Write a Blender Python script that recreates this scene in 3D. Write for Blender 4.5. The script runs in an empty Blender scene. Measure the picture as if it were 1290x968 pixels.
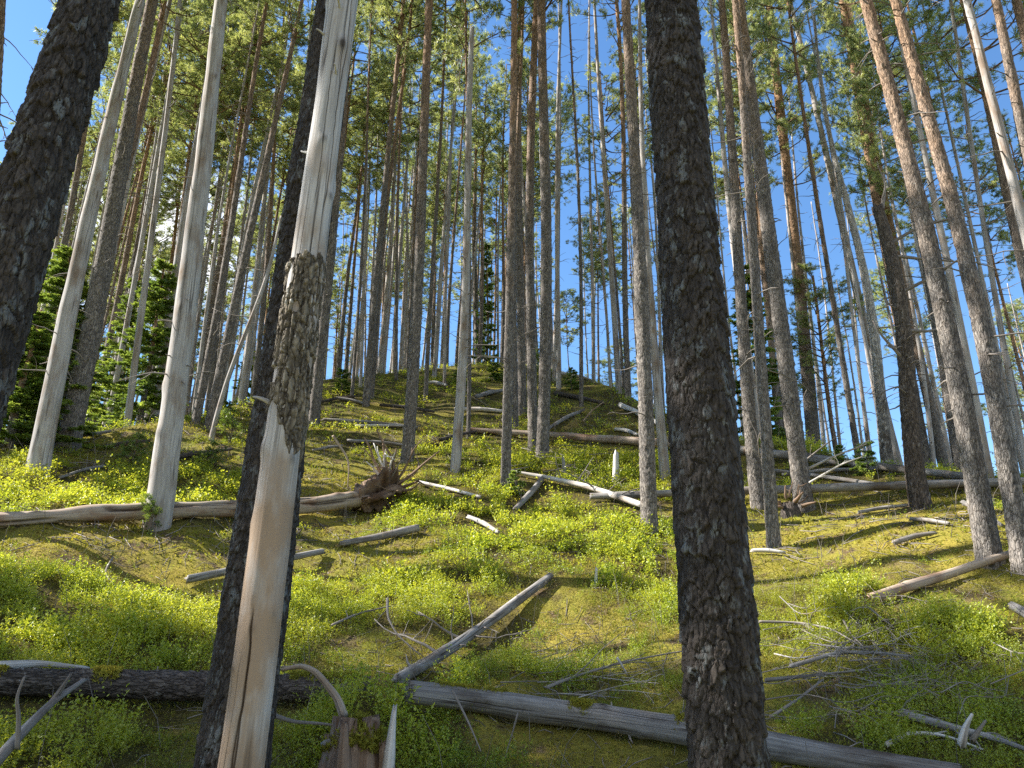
import bpy, math, random
import numpy as np
from mathutils import Vector

random.seed(7)
RNG = np.random.default_rng(11)
C = bpy.context.scene.collection
S = bpy.context.scene

# ------------------------------------------------------------------ camera, sky, sun, exposure
PITCH = math.radians(19.3)
FPX = 974.0                                   # focal length in pixels of the 1290 px wide photograph
EYE = np.array([0.0, 0.0, 1.6])
cam_d = bpy.data.cameras.new('camera')
cam = bpy.data.objects.new('camera', cam_d)
C.objects.link(cam)
cam_d.sensor_width = 36.0
cam_d.lens = 36.0 * FPX / 1290.0
cam_d.clip_start, cam_d.clip_end = 0.05, 6000
cam.location = EYE
cam.rotation_euler = (math.pi / 2 + PITCH, 0, 0)
S.camera = cam

SUN_EL = math.radians(41.0)
SUN_AZ = math.radians(-82.0)                  # from +Y (view direction) towards +X
W = bpy.data.worlds.new('World')
S.world = W
W.use_nodes = True
wn, wl = W.node_tree.nodes, W.node_tree.links
wn.clear()
w_out = wn.new('ShaderNodeOutputWorld')
w_bg = wn.new('ShaderNodeBackground')
w_sky = wn.new('ShaderNodeTexSky')
w_sky.sky_type = 'NISHITA'
w_sky.sun_disc = False
w_sky.sun_elevation = SUN_EL
w_sky.sun_rotation = SUN_AZ
w_sky.air_density, w_sky.dust_density, w_sky.ozone_density = 1.0, 0.1, 3.0
w_bg.inputs['Strength'].default_value = 0.10
w_tc = wn.new('ShaderNodeTexCoord')
w_no = wn.new('ShaderNodeTexNoise')
w_no.inputs['Scale'].default_value = 5.0
w_no.inputs['Detail'].default_value = 7.0
w_no.inputs['Roughness'].default_value = 0.55
w_dot = wn.new('ShaderNodeVectorMath'); w_dot.operation = 'DOT_PRODUCT'
w_mr = wn.new('ShaderNodeMapRange')
w_mul = wn.new('ShaderNodeMath'); w_mul.operation = 'MULTIPLY_ADD'
w_ramp = wn.new('ShaderNodeMapRange')
w_mix = wn.new('ShaderNodeMixRGB')
def ray(u, v):
    a, b = (u - 645.0) / FPX, (484.0 - v) / FPX
    d = np.array([a, math.cos(PITCH) - b * math.sin(PITCH), math.sin(PITCH) + b * math.cos(PITCH)])
    return d / np.linalg.norm(d)
w_dot.inputs[1].default_value = tuple(ray(175, 330))
w_mr.inputs['From Min'].default_value, w_mr.inputs['From Max'].default_value = 0.980, 0.999
w_ramp.inputs['From Min'].default_value, w_ramp.inputs['From Max'].default_value = 0.80, 1.0
w_mix.inputs[2].default_value = (6.2, 6.3, 6.6, 1)
w_mul.inputs[1].default_value = 0.42
wl.new(w_tc.outputs['Generated'], w_no.inputs['Vector'])
wl.new(w_tc.outputs['Generated'], w_dot.inputs[0])
wl.new(w_dot.outputs['Value'], w_mr.inputs['Value'])
wl.new(w_mr.outputs['Result'], w_mul.inputs[0])
wl.new(w_no.outputs['Fac'], w_mul.inputs[2])
wl.new(w_mul.outputs[0], w_ramp.inputs['Value'])
wl.new(w_ramp.outputs['Result'], w_mix.inputs[0])
w_hsv = wn.new('ShaderNodeHueSaturation')
w_hsv.inputs['Saturation'].default_value = 1.15
wl.new(w_sky.outputs['Color'], w_hsv.inputs['Color'])
wl.new(w_hsv.outputs['Color'], w_mix.inputs[1])
w_dot2 = wn.new('ShaderNodeVectorMath'); w_dot2.operation = 'DOT_PRODUCT'  # unseen cloud patch behind the camera, added to fill the shade
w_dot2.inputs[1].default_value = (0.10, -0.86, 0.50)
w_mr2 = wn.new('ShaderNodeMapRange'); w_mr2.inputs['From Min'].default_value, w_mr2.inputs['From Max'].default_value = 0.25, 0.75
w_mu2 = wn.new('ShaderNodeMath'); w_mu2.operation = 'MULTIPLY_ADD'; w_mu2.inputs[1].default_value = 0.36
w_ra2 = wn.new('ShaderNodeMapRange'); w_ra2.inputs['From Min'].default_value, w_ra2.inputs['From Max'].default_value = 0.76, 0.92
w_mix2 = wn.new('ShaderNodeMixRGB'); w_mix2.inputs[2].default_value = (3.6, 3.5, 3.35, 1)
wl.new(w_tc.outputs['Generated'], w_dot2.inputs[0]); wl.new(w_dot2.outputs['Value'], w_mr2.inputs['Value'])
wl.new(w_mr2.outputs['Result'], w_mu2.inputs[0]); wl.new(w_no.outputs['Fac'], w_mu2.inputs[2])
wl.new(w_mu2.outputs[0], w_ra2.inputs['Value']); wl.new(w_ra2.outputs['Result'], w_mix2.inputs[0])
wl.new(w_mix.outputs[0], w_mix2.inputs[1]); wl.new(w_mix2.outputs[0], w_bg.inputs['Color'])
wl.new(w_bg.outputs[0], w_out.inputs['Surface'])

sun_d = bpy.data.lights.new('sun', 'SUN')
sun_d.energy = 5.0
sun_d.angle = math.radians(0.53)
sun_d.color = (1.0, 0.94, 0.85)
sun = bpy.data.objects.new('sun', sun_d)
C.objects.link(sun)
sun_dir = Vector((math.sin(SUN_AZ) * math.cos(SUN_EL), math.cos(SUN_AZ) * math.cos(SUN_EL), math.sin(SUN_EL)))
sun.rotation_euler = sun_dir.to_track_quat('Z', 'Y').to_euler()
sun.location = sun_dir * 60

vs = S.view_settings
vs.view_transform = 'Standard'
vs.look = 'None'
vs.gamma = 1.0
vs.use_curve_mapping = False
vs.exposure = 1.5
S.render.engine = 'CYCLES'
cy = S.cycles
cy.use_denoising = False
cy.max_bounces, cy.diffuse_bounces, cy.glossy_bounces = 5, 4, 2
cy.transmission_bounces, cy.transparent_max_bounces = 3, 4
cy.caustics_reflective = cy.caustics_refractive = False
cy.sample_clamp_indirect = 6.0

# ------------------------------------------------------------------ numeric helpers
def hsh(ix, iy, seed=0):
    ix = np.asarray(ix, dtype=np.int64); iy = np.asarray(iy, dtype=np.int64)
    h = (ix * 374761393 + iy * 668265263 + seed * 2246822519) & 0xFFFFFFFF
    h = ((h ^ (h >> 13)) * 1274126177) & 0xFFFFFFFF
    h = ((h ^ (h >> 16)) * 2654435761) & 0xFFFFFFFF
    return ((h ^ (h >> 15)) & 0xFFFFFF) / float(0x1000000)

def vnoise(x, y, seed=0, wrap=None):
    x = np.asarray(x, float); y = np.asarray(y, float)
    ix, iy = np.floor(x).astype(np.int64), np.floor(y).astype(np.int64)
    fx, fy = x - ix, y - iy
    fx, fy = fx * fx * (3 - 2 * fx), fy * fy * (3 - 2 * fy)
    jx = ix + 1
    if wrap:
        ix, jx = ix % wrap, jx % wrap
    a, b = hsh(ix, iy, seed), hsh(jx, iy, seed)
    c, d = hsh(ix, iy + 1, seed), hsh(jx, iy + 1, seed)
    return (a + (b - a) * fx) * (1 - fy) + (c + (d - c) * fx) * fy

def fbm(x, y, seed=0, octv=3):
    t, a, n = 0, 0.5, 0
    for k in range(octv):
        t = t + a * vnoise(x * 2 ** k + 7.3 * k, y * 2 ** k - 3.1 * k, seed + k)
        n += a; a *= 0.5
    return t / n

def cells(af, z, na, hz, seed):
    """cellular pattern periodic in af: returns F1, F2-F1 and the random value of the nearest cell"""
    ga, gz = af * na, z / hz
    fa, fz = np.floor(ga).astype(np.int64), np.floor(gz).astype(np.int64)
    f1 = np.full(ga.shape, 9.0); f2 = np.full(ga.shape, 9.0); idv = np.zeros(ga.shape); til = np.zeros(ga.shape)
    for di in (-1, 0, 1):
        for dj in (-1, 0, 1):
            ci, cj = (fa + di) % na, fz + dj
            px = fa + di + 0.5 + 0.85 * (hsh(ci, cj, seed) - 0.5)
            pz = cj + 0.5 + 0.95 * (hsh(ci, cj, seed + 1) - 0.5)
            d = np.hypot(ga - px, gz - pz)
            nearer = d < f1
            f2 = np.where(nearer, f1, np.minimum(f2, d))
            idv = np.where(nearer, hsh(ci, cj, seed + 2), idv)
            til = np.where(nearer, (ga - px) * 2 * (hsh(ci, cj, seed + 3) - 0.5) + (gz - pz) * -(0.35 + 0.9 * hsh(ci, cj, seed + 4)), til)
            f1 = np.where(nearer, d, f1)
    return til, f2 - f1, idv

def sstep(a, b, x):
    t = np.clip((x - a) / (b - a), 0, 1)
    return t * t * (3 - 2 * t)

# ------------------------------------------------------------------ the lie of the land
def pix_az_tan(u, v):
    d = ray(u, v)
    return math.atan2(d[0], d[1]), d[2] / math.hypot(d[0], d[1])
RIDGE = [(-700, 640), (-250, 590), (0, 556), (200, 524), (300, 500), (400, 476), (500, 463), (600, 454), (700, 464), (760, 476), (800, 500),
         (850, 520), (950, 548), (1050, 566), (1150, 590), (1290, 606), (1500, 640), (1900, 720)]
_rk = sorted(pix_az_tan(u, v) for u, v in RIDGE)
R_AZ, R_TAN = np.array([k[0] for k in _rk]), np.array([k[1] for k in _rk])
DG = np.arange(0, 160.01, 0.1)
ZC = np.interp(DG, [0, 2.5, 4.8, 5.5, 7, 9, 11, 14, 18, 24, 30, 45, 60, 160], [0, .48, 1.0, 1.235, 1.75, 2.5, 3.35, 5.0, 7.1, 10.4, 13.7, 22, 30, 90])
_k = np.exp(-0.5 * (np.arange(-15, 16) / 6.0) ** 2); _k /= _k.sum()
ZC = np.convolve(np.pad(ZC, 15, mode='reflect', reflect_type='odd'), _k, 'valid')
SC = np.gradient(ZC, 0.1)
AZG = np.radians(np.arange(-180, 181, 1.0))
TAB = np.zeros((len(AZG), len(DG)))
for i, az in enumerate(AZG):
    tr = float(np.interp(az, R_AZ, R_TAN))
    te = (ZC[20:] - 1.6) / DG[20:]
    dr = float(np.interp(tr, te, DG[20:]))
    wgt = 1 / (1 + np.exp(np.clip(-(DG - dr) / 0.55, -40, 40)))
    over = DG - dr
    sb = np.interp(over, [0, 3, 10, 30, 70, 100], [0.16 * min(1, tr / .3), 0.06, -0.08, -0.16, -0.08, 0.0])
    sl = SC * (1 - wgt) + sb * wgt
    side = math.cos(az) if abs(az) > math.radians(100) else 1.0
    f = np.interp(abs(math.degrees(az)), [0, 50, 90, 140, 180], [1, 1, 0.35, -0.35, -0.6])
    TAB[i] = np.concatenate([[0], np.cumsum((sl[1:] + sl[:-1]) * 0.05)]) * f

def ground_h(x, y):
    x = np.asarray(x, float); y = np.asarray(y, float)
    d = np.hypot(x, y); az = np.arctan2(x, y)
    gi = np.clip((np.degrees(az) + 180), 0, 359.999); i0 = gi.astype(int); fi = gi - i0
    gj = np.clip(d / 0.1, 0, len(DG) - 1.001); j0 = gj.astype(int); fj = gj - j0
    z = (TAB[i0, j0] * (1 - fi) + TAB[i0 + 1, j0] * fi) * (1 - fj) + (TAB[i0, j0 + 1] * (1 - fi) + TAB[i0 + 1, j0 + 1] * fi) * fj
    amp = np.clip(d / 5, 0, 1) * np.clip(60 / np.maximum(d, 1), 0, 1)
    z = z + 0.33 * np.exp(-((x + 0.93) ** 2 / 0.11 + (y - 5.05) ** 2 / 0.16)) + 0.16 * np.exp(-((x + 0.35) ** 2 / 0.10 + (y - 5.35) ** 2 / 0.06))
    z = z + amp * (0.34 * (fbm(x / 2.3 + 40, y / 2.3 + 40, 3, 2) - 0.5) + 0.16 * (vnoise(x / 0.75, y / 0.75, 9) - 0.5) + 0.05 * (vnoise(x / 0.24, y / 0.24, 12) - 0.5))
    return z
def gh(x, y): return float(ground_h(x, y))

_DM = np.concatenate([np.arange(1.0, 12, 0.02), np.arange(12, 60, 0.05)])
def cast(u, v, lift=0.0):
    """first point of the ground seen through a pixel of the photograph (None past the ridge)"""
    d = ray(u, v); h = math.hypot(d[0], d[1])
    x, y, z = d[0] / h * _DM, d[1] / h * _DM, EYE[2] + d[2] / h * _DM
    under = np.nonzero(z < ground_h(x, y) + lift)[0]
    if len(under) == 0: return None
    k = under[0]
    return np.array([x[k], y[k], float(ground_h(x[k], y[k]))])
def at(u, v, dist):
    d = ray(u, v); h = math.hypot(d[0], d[1])
    return EYE + d / h * dist
def spot(u, v, fallback=24.0):
    p = cast(u, v)
    if p is None:
        p = at(u, v, fallback); p[2] = gh(p[0], p[1])
    return p
def depth(p): return float(np.dot(np.asarray(p) - EYE, [0, math.cos(PITCH), math.sin(PITCH)]))

# ------------------------------------------------------------------ mesh building
class MB:
    def __init__(self):
        self.v, self.f, self.grain, self.hf, self.tone, self.n = [], [], [], [], [], 0
    def add(self, V, F, mat=0, grain=None, hf=0.0, tone=0.5):
        """F: list of (k, 3 or 4) index arrays"""
        V = np.asarray(V, float).reshape(-1, 3)
        k = len(V)
        for f in F:
            f = np.asarray(f)
            if len(f): self.f.append((f + self.n, mat))
        self.v.append(V)
        self.grain.append(V if grain is None else grain)
        self.hf.append(np.broadcast_to(np.asarray(hf, float), (k,)))
        self.tone.append(np.broadcast_to(np.asarray(tone, float), (k,)))
        self.n += k
    def mesh(self, name, mats, smooth=True):
        me = bpy.data.meshes.new(name)
        V = np.concatenate(self.v).astype(np.float32)
        me.vertices.add(len(V)); me.vertices.foreach_set('co', V.ravel())
        tot = np.concatenate([np.full(len(f), f.shape[1]) for f, m in self.f]).astype(np.int32)
        idx = np.concatenate([f.ravel() for f, m in self.f]).astype(np.int32)
        mi = np.concatenate([np.full(len(f), m) for f, m in self.f]).astype(np.int32)
        st = np.concatenate([[0], np.cumsum(tot)[:-1]]).astype(np.int32)
        me.loops.add(len(idx)); me.loops.foreach_set('vertex_index', idx)
        me.polygons.add(len(tot)); me.polygons.foreach_set('loop_start', st); me.polygons.foreach_set('loop_total', tot)
        me.polygons.foreach_set('material_index', mi)
        me.polygons.foreach_set('use_smooth', np.full(len(tot), bool(smooth)))
        for nm, arr in (('hf', self.hf), ('tone', self.tone)):
            a = me.attributes.new(nm, 'FLOAT', 'POINT'); a.data.foreach_set('value', np.concatenate(arr).astype(np.float32))
        a = me.attributes.new('grain', 'FLOAT_VECTOR', 'POINT'); a.data.foreach_set('vector', np.concatenate(self.grain).astype(np.float32).ravel())
        for m in mats: me.materials.append(m)
        me.update(calc_edges=True)
        return me
    def obj(self, name, mats, parent=None, smooth=True, loc=None):
        o = bpy.data.objects.new(name, self.mesh(name, mats, smooth))
        C.objects.link(o)
        if parent is not None: o.parent = parent
        if loc is not None: o.location = loc
        return o

def tag(o, label=None, cat=None, group=None, kind=None):
    if label: o['label'] = label
    if cat: o['category'] = cat
    if group: o['group'] = group
    if kind: o['kind'] = kind
    return o
def thing(name, label, cat, loc=(0, 0, 0), group=None):
    o = bpy.data.objects.new(name, None)
    o.empty_display_size = 0.2
    C.objects.link(o)
    o.location = tuple(float(c) for c in loc)
    return tag(o, label, cat, group)

def resample(P, R, step):
    P = np.asarray(P, float); R = np.broadcast_to(np.asarray(R, float), (len(P),))
    seg = np.linalg.norm(np.diff(P, axis=0), axis=1); s = np.concatenate([[0], np.cumsum(seg)])
    n = max(2, int(s[-1] / step) + 1)
    # smooth: quadratic-ish by interpolating then averaging
    t = np.linspace(0, s[-1], n)
    Q = np.stack([np.interp(t, s, P[:, k]) for k in range(3)], 1)
    if n > 6 and len(P) > 2:
        w = max(1, int(0.35 * n / len(P)))
        for _ in range(2):
            pad = np.concatenate([2 * Q[:1] - Q[w:0:-1], Q, 2 * Q[-1:] - Q[-2:-w - 2:-1]])
            cs = np.cumsum(np.concatenate([np.zeros((1, 3)), pad]), axis=0)
            Q = (cs[2 * w + 1:] - cs[:-2 * w - 1]) / (2 * w + 1)
    return Q, np.interp(t, s, R), t

def tube(mb, P, R, m=8, disp=None, mat=0, hf=None, tone=0.5, cap=(True, True), step=None, ragged=0.0, seed=0):
    """a tube round the polyline P; disp(af, s, theta) -> (radial offset, tone) arrays of shape (n, m)"""
    if step: P, R, _ = resample(P, R, step)
    P = np.asarray(P, float); n = len(P); R = np.broadcast_to(np.asarray(R, float), (n,))
    T = np.gradient(P, axis=0); T /= np.linalg.norm(T, axis=1)[:, None] + 1e-12
    ref = np.array([1.0, 0, 0]) if abs(T[0][0]) < 0.8 else np.array([0, 1.0, 0])
    U = np.zeros((n, 3)); u = ref - T[0] * np.dot(ref, T[0]); u /= np.linalg.norm(u)
    for i in range(n):
        u = u - T[i] * np.dot(u, T[i]); u = u / np.linalg.norm(u); U[i] = u
    B = np.cross(T, U)
    s = np.concatenate([[0], np.cumsum(np.linalg.norm(np.diff(P, axis=0), axis=1))])
    th = np.arange(m) * 2 * math.pi / m
    af = np.broadcast_to(th / (2 * math.pi), (n, m)); SS = np.broadcast_to(s[:, None], (n, m))
    rr = np.broadcast_to(R[:, None], (n, m)).copy(); tn = np.broadcast_to(np.asarray(tone, float), (n, m))
    if disp is not None:
        dr, tn2 = disp(af, SS, np.broadcast_to(th, (n, m)))
        rr = np.maximum(rr + dr, 0.15 * rr)
        if tn2 is not None: tn = tn2
    c, sn = np.cos(th)[None, :, None], np.sin(th)[None, :, None]
    V = P[:, None, :] + rr[:, :, None] * (c * U[:, None, :] + sn * B[:, None, :])
    if ragged:
        for end, sg in ((0, -1), (n - 1, 1)):
            V[end] += sg * T[end] * ((RNG.random(m) ** 1.5) * ragged)[:, None]
    rm = float(R.max())
    grain = np.stack([np.broadcast_to(np.cos(th) * rm, (n, m)), np.broadcast_to(np.sin(th) * rm, (n, m)), SS + seed * 3.7], -1)
    i = np.arange(n - 1)[:, None] * m; j = np.arange(m)[None, :]; j2 = (j + 1) % m
    Q = np.stack([i + j, i + j2, i + m + j2, i + m + j], -1).reshape(-1, 4)
    h = SS / s[-1] if hf is None else np.broadcast_to(np.asarray(hf, float).reshape(-1, 1) if np.ndim(hf) else hf, (n, m))
    Vs, Gs, Hs, Ts, Fs = [V.reshape(-1, 3)], [grain.reshape(-1, 3)], [h.ravel()], [tn.ravel()], [Q]
    base = n * m
    for k, (end, do) in enumerate(((0, cap[0]), (n - 1, cap[1]))):
        if not do: continue
        Vs.append((V[end].mean(0) + (0 if not ragged else 0.3 * ragged * (1 if k else -1)) * T[end])[None]); Gs.append(grain[end].mean(0)[None]); Hs.append([h[end, 0]]); Ts.append([0.5])
        a = end * m + np.arange(m); b = end * m + (np.arange(m) + 1) % m
        cc = np.full(m, base); base += 1
        Fs.append(np.stack([b, a, cc], 1) if k == 0 else np.stack([a, b, cc], 1))
    mb.add(np.concatenate(Vs), Fs, mat, np.concatenate(Gs), np.concatenate(Hs), np.concatenate(Ts))

def unit(v): return v / (np.linalg.norm(v, axis=-1, keepdims=True) + 1e-12)
def needles(mb, Cn, Dn, k, ln, wd, spread=0.9, mat=0, tone=None, rng=RNG):
    """k thin triangular needle bundles round every tuft centre Cn pointing about Dn"""
    n = len(Cn)
    d = unit(np.repeat(unit(Dn), k, 0) * 0.75 + spread * unit(rng.normal(size=(n * k, 3))))
    c = np.repeat(Cn, k, 0) + rng.normal(size=(n * k, 3)) * ln * 0.12
    p = unit(np.cross(d, rng.normal(size=(n * k, 3))))
    l = ln * rng.uniform(0.6, 1.15, (n * k, 1)); w = wd * rng.uniform(0.7, 1.3, (n * k, 1))
    V = np.stack([c - p * w / 2, c + p * w / 2, c + d * l * 0.6 + p * w * 0.55, c + d * l, c + d * l * 0.6 - p * w * 0.55], 1).reshape(-1, 3)
    i = np.arange(n * k)[:, None] * 5
    t = rng.random(n) if tone is None else tone
    mb.add(V, [np.concatenate([i, i + 1, i + 2, i + 4], 1), np.concatenate([i + 4, i + 2, i + 3], 1)], mat, None, 0.0, np.repeat(np.repeat(t, k), 5))

# ------------------------------------------------------------------ materials
def nmat(name):
    m = bpy.data.materials.new(name); m.use_nodes = True
    nt = m.node_tree; nt.nodes.clear()
    return m, nt, nt.nodes, nt.links
def N(nd, t, **kw):
    n = nd.new(t)
    for k, v in kw.items(): setattr(n, k, v)
    return n
def ramp(nd, lk, src, stops):
    r = nd.new('ShaderNodeValToRGB')
    els = r.color_ramp.elements
    while len(els) < len(stops): els.new(0.5)
    for e, (p, c) in zip(els, stops):
        e.position = p; e.color = (c[0], c[1], c[2], 1)
    lk.new(src, r.inputs[0])
    return r.outputs[0]
def mix(nd, lk, fac, a, b, mode='MIX'):
    m = nd.new('ShaderNodeMixRGB'); m.blend_type = mode
    for i, x in ((0, fac), (1, a), (2, b)):
        if isinstance(x, (int, float)): m.inputs[i].default_value = x
        elif isinstance(x, tuple): m.inputs[i].default_value = (x[0], x[1], x[2], 1)
        else: lk.new(x, m.inputs[i])
    return m.outputs[0]
def mrange(nd, lk, src, a, b, c=0.0, d=1.0):
    m = nd.new('ShaderNodeMapRange')
    lk.new(src, m.inputs['Value'])
    for k, v in (('From Min', a), ('From Max', b), ('To Min', c), ('To Max', d)): m.inputs[k].default_value = v
    return m.outputs['Result']
def attr(nd, name, out='Fac'):
    a = nd.new('ShaderNodeAttribute'); a.attribute_name = name
    return a.outputs[out]
def gnoise(nd, lk, scale, stretch=(1, 1, 1), detail=4, rough=0.6, vec=None):
    mp = nd.new('ShaderNodeMapping'); mp.inputs['Scale'].default_value = stretch
    lk.new(attr(nd, 'grain', 'Vector') if vec is None else vec, mp.inputs['Vector'])
    n = nd.new('ShaderNodeTexNoise'); n.inputs['Scale'].default_value = scale
    n.inputs['Detail'].default_value = detail; n.inputs['Roughness'].default_value = rough
    lk.new(mp.outputs[0], n.inputs['Vector'])
    return n.outputs['Fac']
def finish(m, nd, lk, col, rough=0.85, bump=None, bstr=0.4, bdist=0.01, spec=0.25):
    b = nd.new('ShaderNodeBsdfPrincipled'); o = nd.new('ShaderNodeOutputMaterial')
    b.inputs['Roughness'].default_value = rough
    b.inputs['Specular IOR Level'].default_value = spec
    lk.new(col, b.inputs['Base Color'])
    if bump is not None:
        bp = nd.new('ShaderNodeBump'); bp.inputs['Strength'].default_value = bstr; bp.inputs['Distance'].default_value = bdist
        lk.new(bump, bp.inputs['Height']); lk.new(bp.outputs[0], b.inputs['Normal'])
    lk.new(b.outputs[0], o.inputs['Surface'])
    return m

def bark_mat(name, lowc, highc, lich=(0.30, 0.30, 0.28), lich_at=0.80, h0=0.30, h1=0.58, crack=1.0):
    m, nt, nd, lk = nmat(name)
    tone, hf = attr(nd, 'tone'), attr(nd, 'hf')
    oi = nd.new('ShaderNodeObjectInfo')
    n1 = gnoise(nd, lk, 9 if crack >= 1 else 16, (1, 1, 0.5), 5)
    n2 = gnoise(nd, lk, 70, (1, 1, 0.4), 4)
    n3 = gnoise(nd, lk, 2.2, (1, 1, 0.8), 3)
    ad = N(nd, 'ShaderNodeMath', operation='MULTIPLY_ADD'); ad.inputs[1].default_value = 0.35
    lk.new(n3, ad.inputs[0]); lk.new(hf, ad.inputs[2])
    rs = N(nd, 'ShaderNodeMath', operation='MULTIPLY_ADD'); rs.inputs[1].default_value = 0.18
    lk.new(oi.outputs['Random'], rs.inputs[0]); lk.new(ad.outputs[0], rs.inputs[2])
    up = mrange(nd, lk, rs.outputs[0], h0 + 0.2, h1 + 0.3)
    base = mix(nd, lk, up, lowc, highc)
    bri = ramp(nd, lk, tone, [(0.0, (0.42, 0.40, 0.40)), (0.35, (0.8, 0.8, 0.8)), (0.7, (1.1, 1.07, 1.03)), (1.0, (1.45, 1.4, 1.35))])
    c = mix(nd, lk, 1.0, base, bri, 'MULTIPLY')
    v2 = ramp(nd, lk, n2, [(0.25, (0.62, 0.62, 0.62)), (0.75, (1.3, 1.3, 1.3))])
    c = mix(nd, lk, 1.0, c, v2, 'MULTIPLY')
    mp = nd.new('ShaderNodeMapping'); mp.inputs['Scale'].default_value = (1, 1, 0.24)
    wv = nd.new('ShaderNodeVectorMath'); wv.operation = 'MULTIPLY_ADD'; wv.inputs[1].default_value = (0.035, 0.035, 0.05)
    wn_ = nd.new('ShaderNodeTexNoise'); wn_.inputs['Scale'].default_value = 24; wn_.inputs['Detail'].default_value = 3
    lk.new(attr(nd, 'grain', 'Vector'), wn_.inputs['Vector']); lk.new(wn_.outputs['Color'], wv.inputs[0]); lk.new(attr(nd, 'grain', 'Vector'), wv.inputs[2])
    lk.new(wv.outputs[0], mp.inputs['Vector'])
    vo = nd.new('ShaderNodeTexVoronoi'); vo.feature = 'DISTANCE_TO_EDGE'; vo.inputs['Scale'].default_value = 44
    lk.new(mp.outputs[0], vo.inputs['Vector'])
    vc = nd.new('ShaderNodeTexVoronoi'); vc.feature = 'F1'; vc.inputs['Scale'].default_value = 44
    lk.new(mp.outputs[0], vc.inputs['Vector'])
    crk = mrange(nd, lk, vo.outputs['Distance'], 0.0, 0.16)
    c = mix(nd, lk, crack, c, ramp(nd, lk, crk, [(0.0, (0.42, 0.40, 0.39)), (0.7, (1.05, 1.05, 1.05))]), 'MULTIPLY')
    sp_ = nd.new('ShaderNodeSeparateColor'); lk.new(vc.outputs['Color'], sp_.inputs[0])
    c = mix(nd, lk, crack, c, ramp(nd, lk, sp_.outputs[0], [(0.0, (0.72, 0.71, 0.70)), (1.0, (1.28, 1.27, 1.25))]), 'MULTIPLY')
    hb = N(nd, 'ShaderNodeMath', operation='MULTIPLY_ADD'); hb.inputs[1].default_value = 0.5
    lk.new(n2, hb.inputs[0]); lk.new(crk, hb.inputs[2])
    lm = N(nd, 'ShaderNodeMath', operation='MULTIPLY')
    lk.new(mrange(nd, lk, tone, lich_at, lich_at + 0.12), lm.inputs[0]); lk.new(mrange(nd, lk, n1, 0.52 if crack < 1 else 0.44, 0.62), lm.inputs[1])
    c = mix(nd, lk, lm.outputs[0], c, lich)
    return finish(m, nd, lk, c, 0.9, hb.outputs[0], 0.8, 0.008, 0.2)

def wood_mat(name, a, b, stain=None, crack=0.75, stain_lo=None):
    """barkless weathered wood: long fine streaks, dark drying cracks, stains"""
    m, nt, nd, lk = nmat(name)
    s1 = gnoise(nd, lk, 26, (1, 1, 0.06), 6, 0.7)
    s2 = gnoise(nd, lk, 95, (1, 1, 0.03), 3, 0.6)
    blot = gnoise(nd, lk, 5, (1, 1, 0.45), 4)
    c = mix(nd, lk, mrange(nd, lk, s1, 0.3, 0.7), a, b)
    c = mix(nd, lk, 1.0, c, ramp(nd, lk, s2, [(0.3, (0.70, 0.69, 0.68)), (0.64, (1.14, 1.14, 1.14))]), 'MULTIPLY')
    if stain:
        sm = mrange(nd, lk, blot, 0.46, 0.68)
        if stain_lo is not None:
            q = N(nd, 'ShaderNodeMath', operation='MULTIPLY_ADD'); q.inputs[1].default_value = 0.8
            lk.new(mrange(nd, lk, attr(nd, 'hf'), stain_lo, stain_lo - 0.06), q.inputs[0])
            lk.new(mrange(nd, lk, blot, 0.36, 0.62, -0.75, 0.35), q.inputs[2])
            sm = mrange(nd, lk, q.outputs[0], 0.05, 0.85)
        c = mix(nd, lk, sm, c, stain)
    ck = gnoise(nd, lk, 15, (1, 1, 0.022), 2, 0.5)
    cm = N(nd, 'ShaderNodeMath', operation='SUBTRACT'); cm.inputs[1].default_value = 0.5
    lk.new(ck, cm.inputs[0])
    ab = N(nd, 'ShaderNodeMath', operation='ABSOLUTE'); lk.new(cm.outputs[0], ab.inputs[0])
    line = mrange(nd, lk, ab.outputs[0], 0.0, 0.026, 1.0, 0.0)
    gate = mrange(nd, lk, gnoise(nd, lk, 3.3, (1, 1, 0.3), 2), 0.43, 0.52)
    lg = N(nd, 'ShaderNodeMath', operation='MULTIPLY'); lk.new(line, lg.inputs[0]); lk.new(gate, lg.inputs[1])
    lg2 = N(nd, 'ShaderNodeMath', operation='MULTIPLY'); lg2.inputs[1].default_value = crack; lk.new(lg.outputs[0], lg2.inputs[0])
    c = mix(nd, lk, lg2.outputs[0], c, (0.05, 0.04, 0.035))
    tn = ramp(nd, lk, attr(nd, 'tone'), [(0.0, (0.20, 0.18, 0.165)), (0.45, (0.97, 0.97, 0.97)), (1.0, (1.25, 1.25, 1.25))])
    c = mix(nd, lk, 1.0, c, tn, 'MULTIPLY')
    hb = N(nd, 'ShaderNodeMath', operation='SUBTRACT'); lk.new(s2, hb.inputs[0]); lk.new(lg.outputs[0], hb.inputs[1])
    return finish(m, nd, lk, c, 0.85, hb.outputs[0], 0.3, 0.004, 0.2)

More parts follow.
